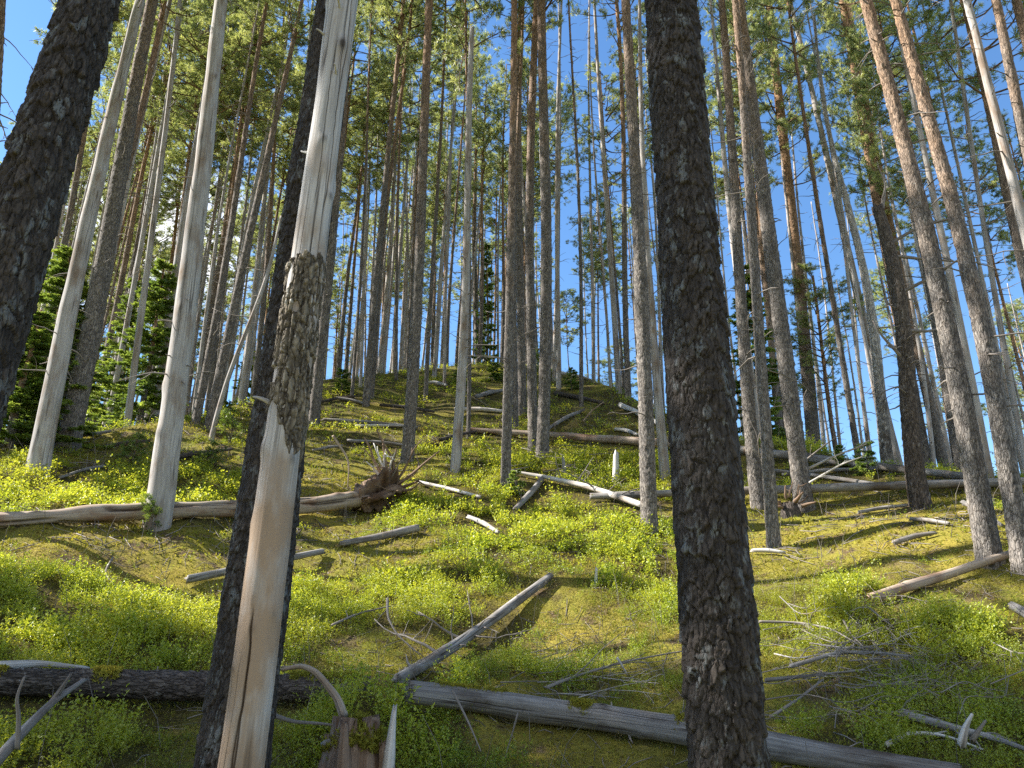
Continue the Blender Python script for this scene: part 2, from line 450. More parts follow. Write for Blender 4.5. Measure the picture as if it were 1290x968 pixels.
def leaf_mat(name, stops, trans=0.42, gloss=0.05, patch=None, tcol=1.15):
    m, nt, nd, lk = nmat(name)
    c = ramp(nd, lk, attr(nd, 'tone'), stops)
    if patch:
        g = nd.new('ShaderNodeNewGeometry')
        pn = gnoise(nd, lk, patch[0], (1, 1, 1), 3, 0.6, g.outputs['Position'])
        c = mix(nd, lk, mrange(nd, lk, pn, 0.4, 0.65, 0, patch[2]), c, patch[1])
    d = nd.new('ShaderNodeBsdfDiffuse'); t = nd.new('ShaderNodeBsdfTranslucent'); gl = nd.new('ShaderNodeBsdfGlossy')
    gl.inputs['Roughness'].default_value = 0.42
    lk.new(c, d.inputs['Color'])
    lk.new(mix(nd, lk, 1.0, c, (1.25 * tcol, 1.12 * tcol, 0.65 * tcol), 'MULTIPLY'), t.inputs['Color'])
    m1 = nd.new('ShaderNodeMixShader'); m1.inputs[0].default_value = trans
    lk.new(d.outputs[0], m1.inputs[1]); lk.new(t.outputs[0], m1.inputs[2])
    m2 = nd.new('ShaderNodeMixShader'); m2.inputs[0].default_value = gloss
    lk.new(m1.outputs[0], m2.inputs[1]); lk.new(gl.outputs[0], m2.inputs[2])
    o = nd.new('ShaderNodeOutputMaterial'); lk.new(m2.outputs[0], o.inputs['Surface'])
    return m

M = {}
M['bark'] = bark_mat('pine_bark', (0.235, 0.217, 0.202), (0.45, 0.285, 0.17))
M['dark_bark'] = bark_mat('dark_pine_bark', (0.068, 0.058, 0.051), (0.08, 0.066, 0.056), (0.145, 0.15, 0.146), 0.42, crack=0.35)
M['snag_bark'] = bark_mat('flaking_snag_bark', (0.20, 0.175, 0.135), (0.20, 0.175, 0.135), (0.42, 0.41, 0.37), 0.70)
M['ragged'] = bark_mat('ragged_dead_bark', (0.12, 0.10, 0.088), (0.16, 0.135, 0.115), (0.36, 0.35, 0.33), 0.72)
M['birch'] = bark_mat('birch_bark', (0.16, 0.14, 0.12), (0.55, 0.53, 0.50), (0.62, 0.6, 0.57), 0.6, 0.05, 0.12)
M['twig'] = wood_mat('dead_twig', (0.17, 0.15, 0.133), (0.31, 0.28, 0.255), None, 0.2)
M['limb'] = bark_mat('pine_limb_bark', (0.20, 0.15, 0.11), (0.27, 0.19, 0.125))
M['silver'] = wood_mat('silver_dead_wood', (0.36, 0.34, 0.325), (0.50, 0.48, 0.465), (0.26, 0.20, 0.155))
M['hero_snag'] = wood_mat('peeled_snag_wood', (0.36, 0.345, 0.33), (0.54, 0.525, 0.51), (0.335, 0.25, 0.18), 0.9, 0.33)
M['log_grey'] = wood_mat('weathered_log_wood', (0.20, 0.19, 0.18), (0.38, 0.365, 0.35), (0.13, 0.105, 0.085))
M['log_old'] = wood_mat('old_log_wood', (0.15, 0.14, 0.133), (0.33, 0.315, 0.30), (0.09, 0.07, 0.055), 0.95)
M['log_tan'] = wood_mat('tan_log_wood', (0.36, 0.28, 0.21), (0.47, 0.40, 0.33), (0.25, 0.14, 0.085))
M['log_white'] = wood_mat('bleached_log_wood', (0.56, 0.54, 0.51), (0.72, 0.70, 0.67), (0.33, 0.27, 0.22))
M['rotten'] = wood_mat('rotten_wood', (0.17, 0.10, 0.06), (0.33, 0.25, 0.19), (0.10, 0.055, 0.03))
M['log_bark'] = bark_mat('fallen_log_bark', (0.10, 0.088, 0.08), (0.13, 0.11, 0.10), (0.30, 0.30, 0.29), 0.74)
M['needle'] = leaf_mat('pine_needles', [(0.0, (0.16, 0.22, 0.095)), (0.5, (0.29, 0.36, 0.16)), (1.0, (0.42, 0.48, 0.23))], 0.55, 0.06)
M['needle_young'] = leaf_mat('young_pine_needles', [(0.0, (0.10, 0.17, 0.03)), (1.0, (0.20, 0.28, 0.06))], 0.4, 0.05)
M['spruce'] = leaf_mat('spruce_needles', [(0.0, (0.09, 0.16, 0.04)), (0.6, (0.18, 0.27, 0.06)), (1.0, (0.32, 0.42, 0.10))], 0.48, 0.05)
M['berry'] = leaf_mat('blueberry_leaves', [(0.0, (0.11, 0.19, 0.02)), (0.45, (0.27, 0.37, 0.035)), (1.0, (0.50, 0.56, 0.07))], 0.48, 0.05, (0.55, (0.36, 0.38, 0.045), 0.6))
M['heath'] = leaf_mat('heather_leaves', [(0.0, (0.06, 0.05, 0.02)), (0.5, (0.13, 0.11, 0.035)), (1.0, (0.20, 0.17, 0.06))], 0.3, 0.03)
M['mossb'] = leaf_mat('moss_blades', [(0.0, (0.15, 0.11, 0.03)), (0.45, (0.32, 0.305, 0.055)), (1.0, (0.50, 0.48, 0.095))], 0.35, 0.0, (0.8, (0.18, 0.20, 0.03), 0.8))

M['litter'] = leaf_mat('dry_litter', [(0.0, (0.07, 0.045, 0.028)), (0.5, (0.17, 0.115, 0.07)), (1.0, (0.42, 0.35, 0.27))], 0.1, 0.02)

def ground_mat():
    m, nt, nd, lk = nmat('moss_and_litter')
    g = nd.new('ShaderNodeNewGeometry'); pos = g.outputs['Position']
    big = gnoise(nd, lk, 0.55, (1, 1, 1), 5, 0.6, pos)
    mid = gnoise(nd, lk, 3.1, (1, 1, 1), 5, 0.65, pos)
    fine = gnoise(nd, lk, 38, (1, 1, 1), 5, 0.7, pos)
    vf = gnoise(nd, lk, 140, (1, 1, 1), 3, 0.7, pos)
    moss = mix(nd, lk, mrange(nd, lk, big, 0.35, 0.65), (0.31, 0.25, 0.05), (0.19, 0.20, 0.04))
    lit = mix(nd, lk, mrange(nd, lk, fine, 0.35, 0.65), (0.085, 0.058, 0.035), (0.20, 0.145, 0.09))
    big2 = gnoise(nd, lk, 1.1, (1, 1, 1), 4, 0.6, pos)
    c = mix(nd, lk, mrange(nd, lk, mid, 0.52, 0.64), moss, lit)
    c = mix(nd, lk, mrange(nd, lk, big2, 0.57, 0.66, 0, .8), c, lit)
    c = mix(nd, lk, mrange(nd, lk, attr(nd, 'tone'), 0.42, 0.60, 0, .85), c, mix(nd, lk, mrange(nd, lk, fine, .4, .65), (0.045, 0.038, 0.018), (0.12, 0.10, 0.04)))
    c = mix(nd, lk, 1.0, c, ramp(nd, lk, fine, [(0.25, (0.55, 0.55, 0.5)), (0.7, (1.3, 1.28, 1.2))]), 'MULTIPLY')
    c = mix(nd, lk, 1.0, c, ramp(nd, lk, vf, [(0.3, (0.6, 0.6, 0.6)), (0.7, (1.3, 1.3, 1.3))]), 'MULTIPLY')
    return finish(m, nd, lk, c, 0.95, fine, 0.8, 0.03, 0.1)
M['ground'] = ground_mat()

# how thickly the blueberries grow, and where the moss lies open
def mask_blobs(x, y, blobs):
    t = np.zeros_like(x)
    for (u, v, r, a) in blobs:
        p = spot(u, v); t = t + a * np.exp(-((x - p[0]) ** 2 + (y - p[1]) ** 2) / (r * r))
    return t
BLOBS = [(60, 800, 1.4, .6), (220, 790, 1.0, .5), (400, 780, 0.9, .4), (60, 630, 1.6, .6), (240, 615, 1.4, .5), (600, 640, 1.5, .55), (700, 650, 1.2, .6), (760, 600, 1.4, .6), (640, 690, 0.9, .45), (1050, 745, 0.9, .45), (1200, 800, .9, .4), (80, 930, .6, .4),
         (1060, 680, 1.3, -.75), (720, 790, .8, -.25), (560, 750, .8, .4), (780, 850, .6, .2), (500, 640, .9, .3), (850, 600, 1.0, .4), (660, 560, 1.2, .4), (560, 560, 1.4, .3), (250, 700, .8, -.55), (440, 720, .9, -.25), (1040, 860, .7, -.45), (1130, 680, 1.2, -.6), (640, 870, .5, -.2), (420, 600, 1.5, -.35), (170, 570, 1.3, -.5), (1250, 740, .8, -.5), (960, 665, .9, -.6), (480, 820, .5, -.3), (455, 893, .4, 1.0), (555, 878, .35, .9)]
def cover(x, y):
    return 0.62 * fbm(x / 1.6 + 11, y / 1.6 + 5, 21, 3) + 0.35 * vnoise(x / 0.45, y / 0.45, 33) - 0.02 + 0.6 * mask_blobs(x, y, BLOBS) + 0.13 * sstep(11, 16, np.hypot(x, y))

# ------------------------------------------------------------------ ground sheet (polar grid, denser where it is looked at)
ang = np.concatenate([np.radians(np.arange(-180, -46, 3.0)), np.radians(np.arange(-46, 46, 0.16)), np.radians(np.arange(46, 180, 3.0))])
rad = np.concatenate([[0.05], np.geomspace(0.6, 4.5, 20)[:-1], np.arange(4.5, 16, 0.05), np.geomspace(16, 60, 150), np.geomspace(62, 3000, 24)])
A, Rr = np.meshgrid(ang, rad, indexing='ij')
X, Y = np.sin(A) * Rr, np.cos(A) * Rr
Z = ground_h(X, Y)
na_, nr_ = A.shape
i = np.arange(na_)[:, None]; j = np.arange(nr_ - 1)[None, :]; i2 = (i + 1) % na_
Q = np.stack([i * nr_ + j, i * nr_ + j + 1, i2 * nr_ + j + 1, i2 * nr_ + j], -1).reshape(-1, 4)
mb = MB(); mb.add(np.stack([X, Y, Z], -1).reshape(-1, 3), [Q], 0, None, 0.0, cover(X, Y).ravel())
tag(mb.obj('ground', [M['ground']]), 'mossy forest floor rising to a ridge', None, None, 'structure')

# ------------------------------------------------------------------ trunks, crowns
def bark_disp(R0, depth_m, cw, ch, seed, flare=0.35, lobes=5, H=1.0):
    na = max(5, int(round(2 * math.pi * R0 / cw)))
    ph = seed * 1.3
    def f(af, s, th):
        warp = 1.5 * (vnoise(af * 6, s / (ch * 5), seed + 5, 6) - 0.5) * ch
        wz = 0.45 * ch * (vnoise(af * na * 2, s / ch * 2, seed + 11, na * 2) - 0.5)
        wa = 0.9 / na * (vnoise(af * na * 2, s / ch * 1.6, seed + 12, na * 2) - 0.5)
        t1, edge, idv = cells(af + wa, s + warp + wz, na, ch, seed)
        t2, edge2, id2 = cells(af + wa * 0.7, s + warp * 0.5 - wz, int(na * 2.3), ch * 0.42, seed + 20)
        plate = sstep(0.0, 0.09, edge); flake = sstep(0.0, 0.12, edge2)
        fine = vnoise(af * na * 6, s / ch * 7, seed + 8, na * 6)
        fur = vnoise(af * int(na * 0.7 + 1), s / (ch * 4.5), seed + 9, int(na * 0.7 + 1))
        dm = depth_m * (0.55 + 0.9 * vnoise(af * 3, s / 0.45, seed + 14, 3))
        dr = dm * (plate * (0.3 + 0.45 * idv + 0.6 * t1) + 0.20 * flake * (id2 + 0.8 * t2) + 0.2 * (fine - 0.5) + 0.45 * (fur - 0.5) - 0.6)
        lump = 0.06 * R0 * (vnoise(af * 4, s / 0.6, seed + 6, 4) - 0.5)
        fl = flare * R0 * np.exp(-s / (1.5 * R0 + 0.05)) * (0.7 + 0.5 * np.cos(lobes * th + ph))
        tone = np.clip(0.08 + (0.30 * idv + 0.5 * id2 * flake) * (0.25 + 0.75 * plate) + 0.25 * (fine - 0.3), 0, 1)
        return dr + lump + fl, tone
    return f
def wood_disp(R0, seed, flare=0.35, knots=8, L=10.0, lump=0.05, cracks=0, cw=0.004):
    r = np.random.default_rng(seed + 50)
    K = [(r.random(), r.uniform(0.05, 1) * L, r.uniform(0.4, 1)) for _ in range(knots)]
    CK = [(r.random(), r.uniform(-.1, .95) * L, r.uniform(.3, 1.6), r.uniform(.5, 1)) for _ in range(cracks)]
    def f(af, s, th):
        d = lump * R0 * 2 * (vnoise(af * 5, s / 0.5, seed, 5) - 0.5) + 0.02 * R0 * (vnoise(af * 22, s / 1.2, seed + 1, 22) - 0.5) * 2
        tone = 0.5 + 0.25 * (vnoise(af * 5, s / 0.35, seed + 2, 5) - 0.5)
        for (ka, ks, kz) in K:
            da = (af - ka + 0.5) % 1 - 0.5
            q = ((da * 2 * math.pi * R0) / (0.35 * R0)) ** 2 + ((s - ks) / (0.55 * R0)) ** 2
            d = d + 0.14 * kz * R0 * np.exp(-q); tone = tone - 0.45 * kz * np.exp(-q * 3)
        for q_, (ca_, c0, cl, cz) in enumerate(CK):                 # drying cracks: real grooves that wander along the grain
            wander = 0.035 * (vnoise(s / .35 + 9 * q_, s * 0 + q_, seed + 3) - .5) + 0.008 * (vnoise(s / .05, s * 0 + q_, seed + 4) - .5)
            da = (af - ca_ - wander + 0.5) % 1 - 0.5
            g = np.exp(-((da * 2 * math.pi * R0) / (cw * cz)) ** 2) * sstep(0, .12, s - c0) * sstep(0, .2, c0 + cl - s)
            d = d - 1.3 * cw * g; tone = tone - 0.55 * g
        d = d + flare * R0 * np.exp(-s / (1.5 * R0 + 0.05)) * (0.7 + 0.5 * np.cos(4 * th + seed))
        return d, np.clip(tone, 0, 1)
    return f

def wiggle(P0, ax, H, n, amp, seed):
    r = np.random.default_rng(seed + 900)
    t = np.linspace(0, 1, n)
    a, b = r.uniform(0, 6.28, 2); f = r.uniform(1.2, 2.6)
    off = np.stack([np.sin(f * t * 3 + a) - math.sin(a), np.sin(f * t * 3 + b) - math.sin(b), 0 * t], 1) * amp
    return np.outer(t * H, ax) + off

def twig_shape(mb, p, d, L, r, rng, mat=0, droop=0.15, sub=2, m=5, level=0):
    n = 6
    pts = [np.array(p, float)]; d = np.array(d, float); d /= np.linalg.norm(d)
    for k in range(n):
        d = d + rng.normal(size=3) * 0.14 + np.array([0, 0, -droop * 0.25])
        d /= np.linalg.norm(d)
        pts.append(pts[-1] + d * L / n)
    pts = np.array(pts)
    tube(mb, pts, np.linspace(r, max(r * 0.3, 0.0018), n + 1), m, None, mat, 0.4, float(rng.uniform(0.35, 0.75)), (False, True))
    if level < 2:
        for k in range(sub):
            q = rng.integers(2, n)
            sd = unit(pts[q] - pts[q - 1] + rng.normal(size=3) * 0.65)
            twig_shape(mb, pts[q], sd, L * rng.uniform(0.3, 0.6), r * 0.5, rng, mat, droop, max(0, sub - 1), max(3, m - 1), level + 1)

def pine_crown(seed, L=7.5, Rmax=1.45, whorls=19, dens=1.0, needle_mat='needle', k=17, tuft=0.125):
    rng = np.random.default_rng(seed)
    mb = MB(); Cn, Dn, Tn = [], [], []
    for w in range(whorls):
        t = (w + rng.uniform(-0.3, 0.3)) / whorls; t = min(max(t, 0), 0.99)
        nb = rng.integers(2, 5)
        prof = (0.45 + 0.55 * math.sin(min(1, t * 1.7 + 0.25) * math.pi / 2)) * (1 - max(0, t - 0.55) / 0.45) ** 0.65 + 0.10
        for b in range(nb):
            if t < 0.25 and rng.random() < 0.35: continue
            az = rng.uniform(0, 6.283); Lb = Rmax * prof * rng.uniform(0.55, 1.25)
            up = rng.uniform(-0.1, 0.55) + 0.5 * t
            d = np.array([math.cos(az), math.sin(az), up]); d /= np.linalg.norm(d)
            n = 7; p = np.array([0, 0, t * L]); pts = [p]
            for q in range(n):
                d = unit(d + rng.normal(size=3) * 0.13 + np.array([0, 0, 0.06])); p = p + d * Lb / n; pts.append(p)
            pts = np.array(pts)
            tube(mb, pts, np.linspace(0.02 * Lb / Rmax + 0.006, 0.004, n + 1), 4, None, 0, 0.9, 0.5, (False, False))
            nt = int(rng.integers(7, 12) * dens * max(0.5, Lb / Rmax))
            for s in range(nt):
                q = rng.uniform(0.38, 1.0) * n; q0 = min(int(q), n - 1)
                c = pts[q0] + (pts[q0 + 1] - pts[q0]) * (q - q0)
                td = unit(unit(pts[q0 + 1] - pts[q0]) + rng.normal(size=3) * 0.75 + np.array([0, 0, 0.35]))
                tl = rng.uniform(0.14, 0.5) * (0.6 + 0.4 * Lb / Rmax)
                e = c + td * tl
                tube(mb, np.array([c, (c + e) / 2 + rng.normal(size=3) * 0.02, e]), [0.007, 0.006, 0.004], 3, None, 0, 0.9, 0.5, (False, False))
                tn = rng.random()
                for g in range(rng.integers(3, 6)):
                    z = rng.uniform(0.35, 1.05)
                    Cn.append(c + td * tl * z + rng.normal(size=3) * 0.05); Dn.append(unit(td + rng.normal(size=3) * 0.35 + np.array([0, 0, 0.25]))); Tn.append(np.clip(tn + rng.normal() * 0.18, 0, 1))
    needles(mb, np.array(Cn), np.array(Dn), k, tuft, 0.0095, 0.85, 1, np.array(Tn), rng)
    return mb.mesh('crown', [M['limb'], M[needle_mat]], False)

def spruce_crown(seed, H=9.0, Rb=1.25, dens=1.0):
    rng = np.random.default_rng(seed)
    mb = MB(); Cn, Dn, Tn = [], [], []
    z = 0.35
    while z < H - 0.1:
        t = z / H; Lb0 = Rb * (1 - t) ** 0.8 * (0.8 + 0.4 * rng.random()) + 0.10
        for b in range(rng.integers(5, 8)):
            az = rng.uniform(0, 6.283); Lb = Lb0 * rng.uniform(0.6, 1.2)
            d = np.array([math.cos(az), math.sin(az), 0.25 + 0.4 * t]); n = 6; p = np.array([0, 0, z + rng.uniform(-0.1, 0.1)]); pts = [p]
            for q in range(n):
                d = unit(d + np.array([0, 0, -0.16 if q < 3 else 0.06]) + rng.normal(size=3) * 0.06); p = p + d * Lb / n; pts.append(p)
            pts = np.array(pts)
            tube(mb, pts, np.linspace(0.014, 0.004, n + 1), 3, None, 0, 0.3, 0.4, (False, False))
            side = np.array([-math.sin(az), math.cos(az), 0]); tn = rng.random()
            for q in range(int((5 + 16 * Lb) * dens)):
                f = rng.uniform(0.15, 1) * n; q0 = min(int(f), n - 1)
                c = pts[q0] + (pts[q0 + 1] - pts[q0]) * (f - q0); sg = rng.choice([-1, 1])
                dd = unit(unit(pts[q0 + 1] - pts[q0]) + sg * side * rng.uniform(0.3, 1.1) + np.array([0, 0, rng.uniform(-0.55, 0.05)]))
                sl = rng.uniform(0.08, 0.34) * (1.1 - f / n * 0.5)
                for g in range(3):
                    Cn.append(c + dd * sl * g / 3); Dn.append(dd); Tn.append(np.clip(tn * 0.7 + (f / n) * 0.3 + rng.normal() * 0.12, 0, 1))
        z += rng.uniform(0.2, 0.42)
    needles(mb, np.array(Cn), np.array(Dn), 6, 0.12, 0.024, 0.6, 1, np.array(Tn), rng)
    return mb.mesh('crown', [M['limb'], M['spruce']], False)

PINE_CROWNS = [pine_crown(100 + k, L=7.5, Rmax=[1.6, 1.45, 1.8, 1.35, 1.65, 1.5, 1.7][k], dens=[1.25, 1.0, 1.15, 0.9, 1.3, 1.05, 0.8][k]) for k in range(7)]
SPRUCE_CROWNS = [spruce_crown(300 + k, 9.0, [1.2, 1.0, 1.4, 1.1][k]) for k in range(4)]
YOUNG_PINE = [pine_crown(400 + k, L=1.0, Rmax=0.34, whorls=5, dens=0.6, needle_mat='needle_young', k=16, tuft=0.11) for k in range(2)]
YOUNG_SPRUCE = [spruce_crown(500 + k, 2.2, 0.75, 1.0) for k in range(3)]

SUN_W = np.array([math.sin(SUN_AZ), math.cos(SUN_AZ), 0])
def trunk_mesh(kind, P, R, seed, m, step, bark, H, stubs=0, stub_z=(2.5, 10), broken=False, fine_to=None):
    """P: axis points relative to the foot. Bark, plates and short dead stubs are one mesh"""
    mb = MB(); r = np.random.default_rng(seed)
    R0 = float(R[0])
    if fine_to:
        L = np.linalg.norm(P[-1]); s = np.concatenate([np.arange(0, fine_to, step), np.arange(fine_to, L, 0.12)])
        t0 = np.linspace(0, L, len(P)); Q = np.stack([np.interp(s, t0, P[:, k]) for k in range(3)], 1); RR = np.interp(s, t0, R)
    else:
        Q, RR, _ = resample(P, R, step)
    if kind == 'hero_snag':
        df = wood_disp(R0, seed, 0.0, 50, H * .7, 0.085, 46, 0.0036)
    elif kind == 'silver':
        df = wood_disp(R0, seed, 0.12 if kind == 'silver' else 0.0, int(H * (1.6 if kind == 'silver' else 3)), H)
    elif kind == 'dark_bark':
        df = bark_disp(R0, 0.015, 0.042, 0.085, seed, 0.2, 5)
    else:
        df = bark_disp(R0, 0.012, 0.045, 0.075, seed, 0.28, 5)
    tube(mb, Q, RR, m, df, 0, None, 0.5, (True, True), None, 0.25 * RR[-1] * 6 if broken else 0.0, seed)
    for k in range(stubs):
        z = r.uniform(*stub_z); t = z / np.linalg.norm(P[-1])
        if t > 0.97: continue
        ii = min(int(t * (len(P) - 1)), len(P) - 2); f = t * (len(P) - 1) - ii
        p = P[ii] * (1 - f) + P[ii + 1] * f; rad = np.interp(t, np.linspace(0, 1, len(R)), R)
        az = r.uniform(0, 6.283); d = np.array([math.cos(az), math.sin(az), r.uniform(-0.25, 0.35)])
        Ls = r.choice([r.uniform(0.06, 0.2), r.uniform(0.2, 0.6), r.uniform(0.5, 1.15)], p=[0.5, 0.33, 0.17]) * (0.6 + 0.5 * t)
        twig_shape(mb, p + d * rad * 0.6, d, Ls + rad * 0.4, 0.011 if Ls > 0.25 else 0.014, r, 1, 0.2, 1 if Ls > 0.5 else 0, 4, 1 if Ls < 0.8 else 0)
    return mb.mesh('trunk', [bark, M['twig']])

def link(name, mesh, parent, loc=(0, 0, 0), rz=0.0, sc=(1, 1, 1)):
    o = bpy.data.objects.new(name, mesh); C.objects.link(o); o.parent = parent
    o.location = tuple(float(c) for c in loc); o.rotation_euler = (0, 0, rz); o.scale = sc
    return o

_seed = [1000]
CLEAR = set()
def clear_along(Q, r=0.13):
    for q in Q[::3]:
        h_ = math.hypot(q[0], q[1])
        if math.hypot(q[0] + .75, q[1] - 5.1) < .75: continue
        for t_ in (-.1, 0, .1, .2, .3):
            for w_ in (-r, 0, r):
                CLEAR.add((int(math.floor((q[0] * (1 - t_ / h_) + w_) / .1)), int(math.floor(q[1] * (1 - t_ / h_) / .1))))
def solve_axis(ub, vb, ut, vt, dist=None):
    base = at(ub, vb, dist) if dist else spot(ub, vb)
    az = math.atan2(base[0], base[1]); n = np.array([math.sin(az), math.cos(az), 0])
    d = ray(ut, vt)
    tip = EYE + d * (np.dot(n, base - EYE) / np.dot(n, d))
    ax = unit(tip - base)
    p = base.copy()
    if dist:
        for _ in range(40):
            p = p + ax * ((gh(p[0], p[1]) - p[2]) / ax[2])
    return base, tip, ax, p

def tree(name, kind, ub, vb, ut, vt, wb, wt, label, cat='tree', group=None, dist=None, H=None, crown=None, broken=False, stubs=None, hero=False, crown_at=None, cs=1.0, fork=None):
    _seed[0] += 7; seed = _seed[0]; r = np.random.default_rng(seed)
    base, tip, ax, foot = solve_axis(ub, vb, ut, vt, dist)
    lean = math.cos(math.atan2(ut - ub, vb - vt))
    r0 = 0.5 * wb * lean / FPX * depth(base); r1 = 0.5 * wt * lean / FPX * depth(tip)
    sb, st = float(np.dot(base - foot, ax)), float(np.dot(tip - foot, ax))
    k = (r0 - r1) / max(st - sb, 0.1); k = min(max(k, 0.002), r0 / 12.0)
    if H is None: H = min(max(0.93 * (r0 + k * sb) / k, 14.0), 20.0) if not broken else st
    n = 24; hs = np.linspace(0, H, n)
    R = np.maximum(r0 + k * sb - k * hs, 0.02 if not broken else r1 * 0.8)
    foot = foot - ax * 0.12
    P = wiggle(foot, ax, H, n, 0.02 if hero else 0.08, seed)
    root = thing(name, label, cat, foot, group)
    bark = M[kind]
    if hero: m, step, ft = 260, 0.006, 6.6
    elif wb > 15: m, step, ft = 40, 0.03, None
    elif wb > 9: m, step, ft = 26, 0.05, None
    else: m, step, ft = 14, 0.10, None
    if stubs is None: stubs = 54 if kind == 'bark' else 34
    link('trunk', trunk_mesh(kind, P, R, seed, m, step, bark, H, stubs, (1.5 if not hero else 5.5, H * 0.72), broken, ft), root)
    if crown is None: crown = kind in ('bark', 'dark_bark') and not broken
    if crown:
        ca = (crown_at if crown_at is not None else r.uniform(0.54, 0.62)) * H
        i0 = min(int(ca / H * (n - 1)), n - 1)
        Lc = (H - ca) + 0.3
        link('crown', PINE_CROWNS[seed // 7 % len(PINE_CROWNS)], root, P[i0], r.uniform(0, 6.28), (cs * r.uniform(0.9, 1.15), cs * r.uniform(0.9, 1.15), Lc / 7.5))
    return root, P, R

PG = 'bark covered pines standing on the slope'
DG_ = 'grey barkless dead trees standing on the slope'
HG = 'big dark trunks close to the camera'
# the four near trunks
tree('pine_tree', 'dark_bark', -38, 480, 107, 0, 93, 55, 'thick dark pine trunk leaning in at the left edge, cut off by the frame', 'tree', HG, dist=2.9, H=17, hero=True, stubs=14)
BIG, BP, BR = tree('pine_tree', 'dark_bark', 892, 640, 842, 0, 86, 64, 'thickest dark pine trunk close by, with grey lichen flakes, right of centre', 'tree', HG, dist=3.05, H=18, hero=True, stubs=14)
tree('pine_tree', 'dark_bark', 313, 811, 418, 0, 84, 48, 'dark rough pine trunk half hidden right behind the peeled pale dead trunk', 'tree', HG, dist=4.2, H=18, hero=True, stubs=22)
SNAG, SP, SR = tree('dead_tree', 'hero_snag', 303, 968, 425, 0, 55, 36, 'pale peeled dead trunk in front with a band of bark left round its middle', 'dead tree', HG, dist=3.1, H=9.0, hero=True, stubs=0, crown=False, broken=True)

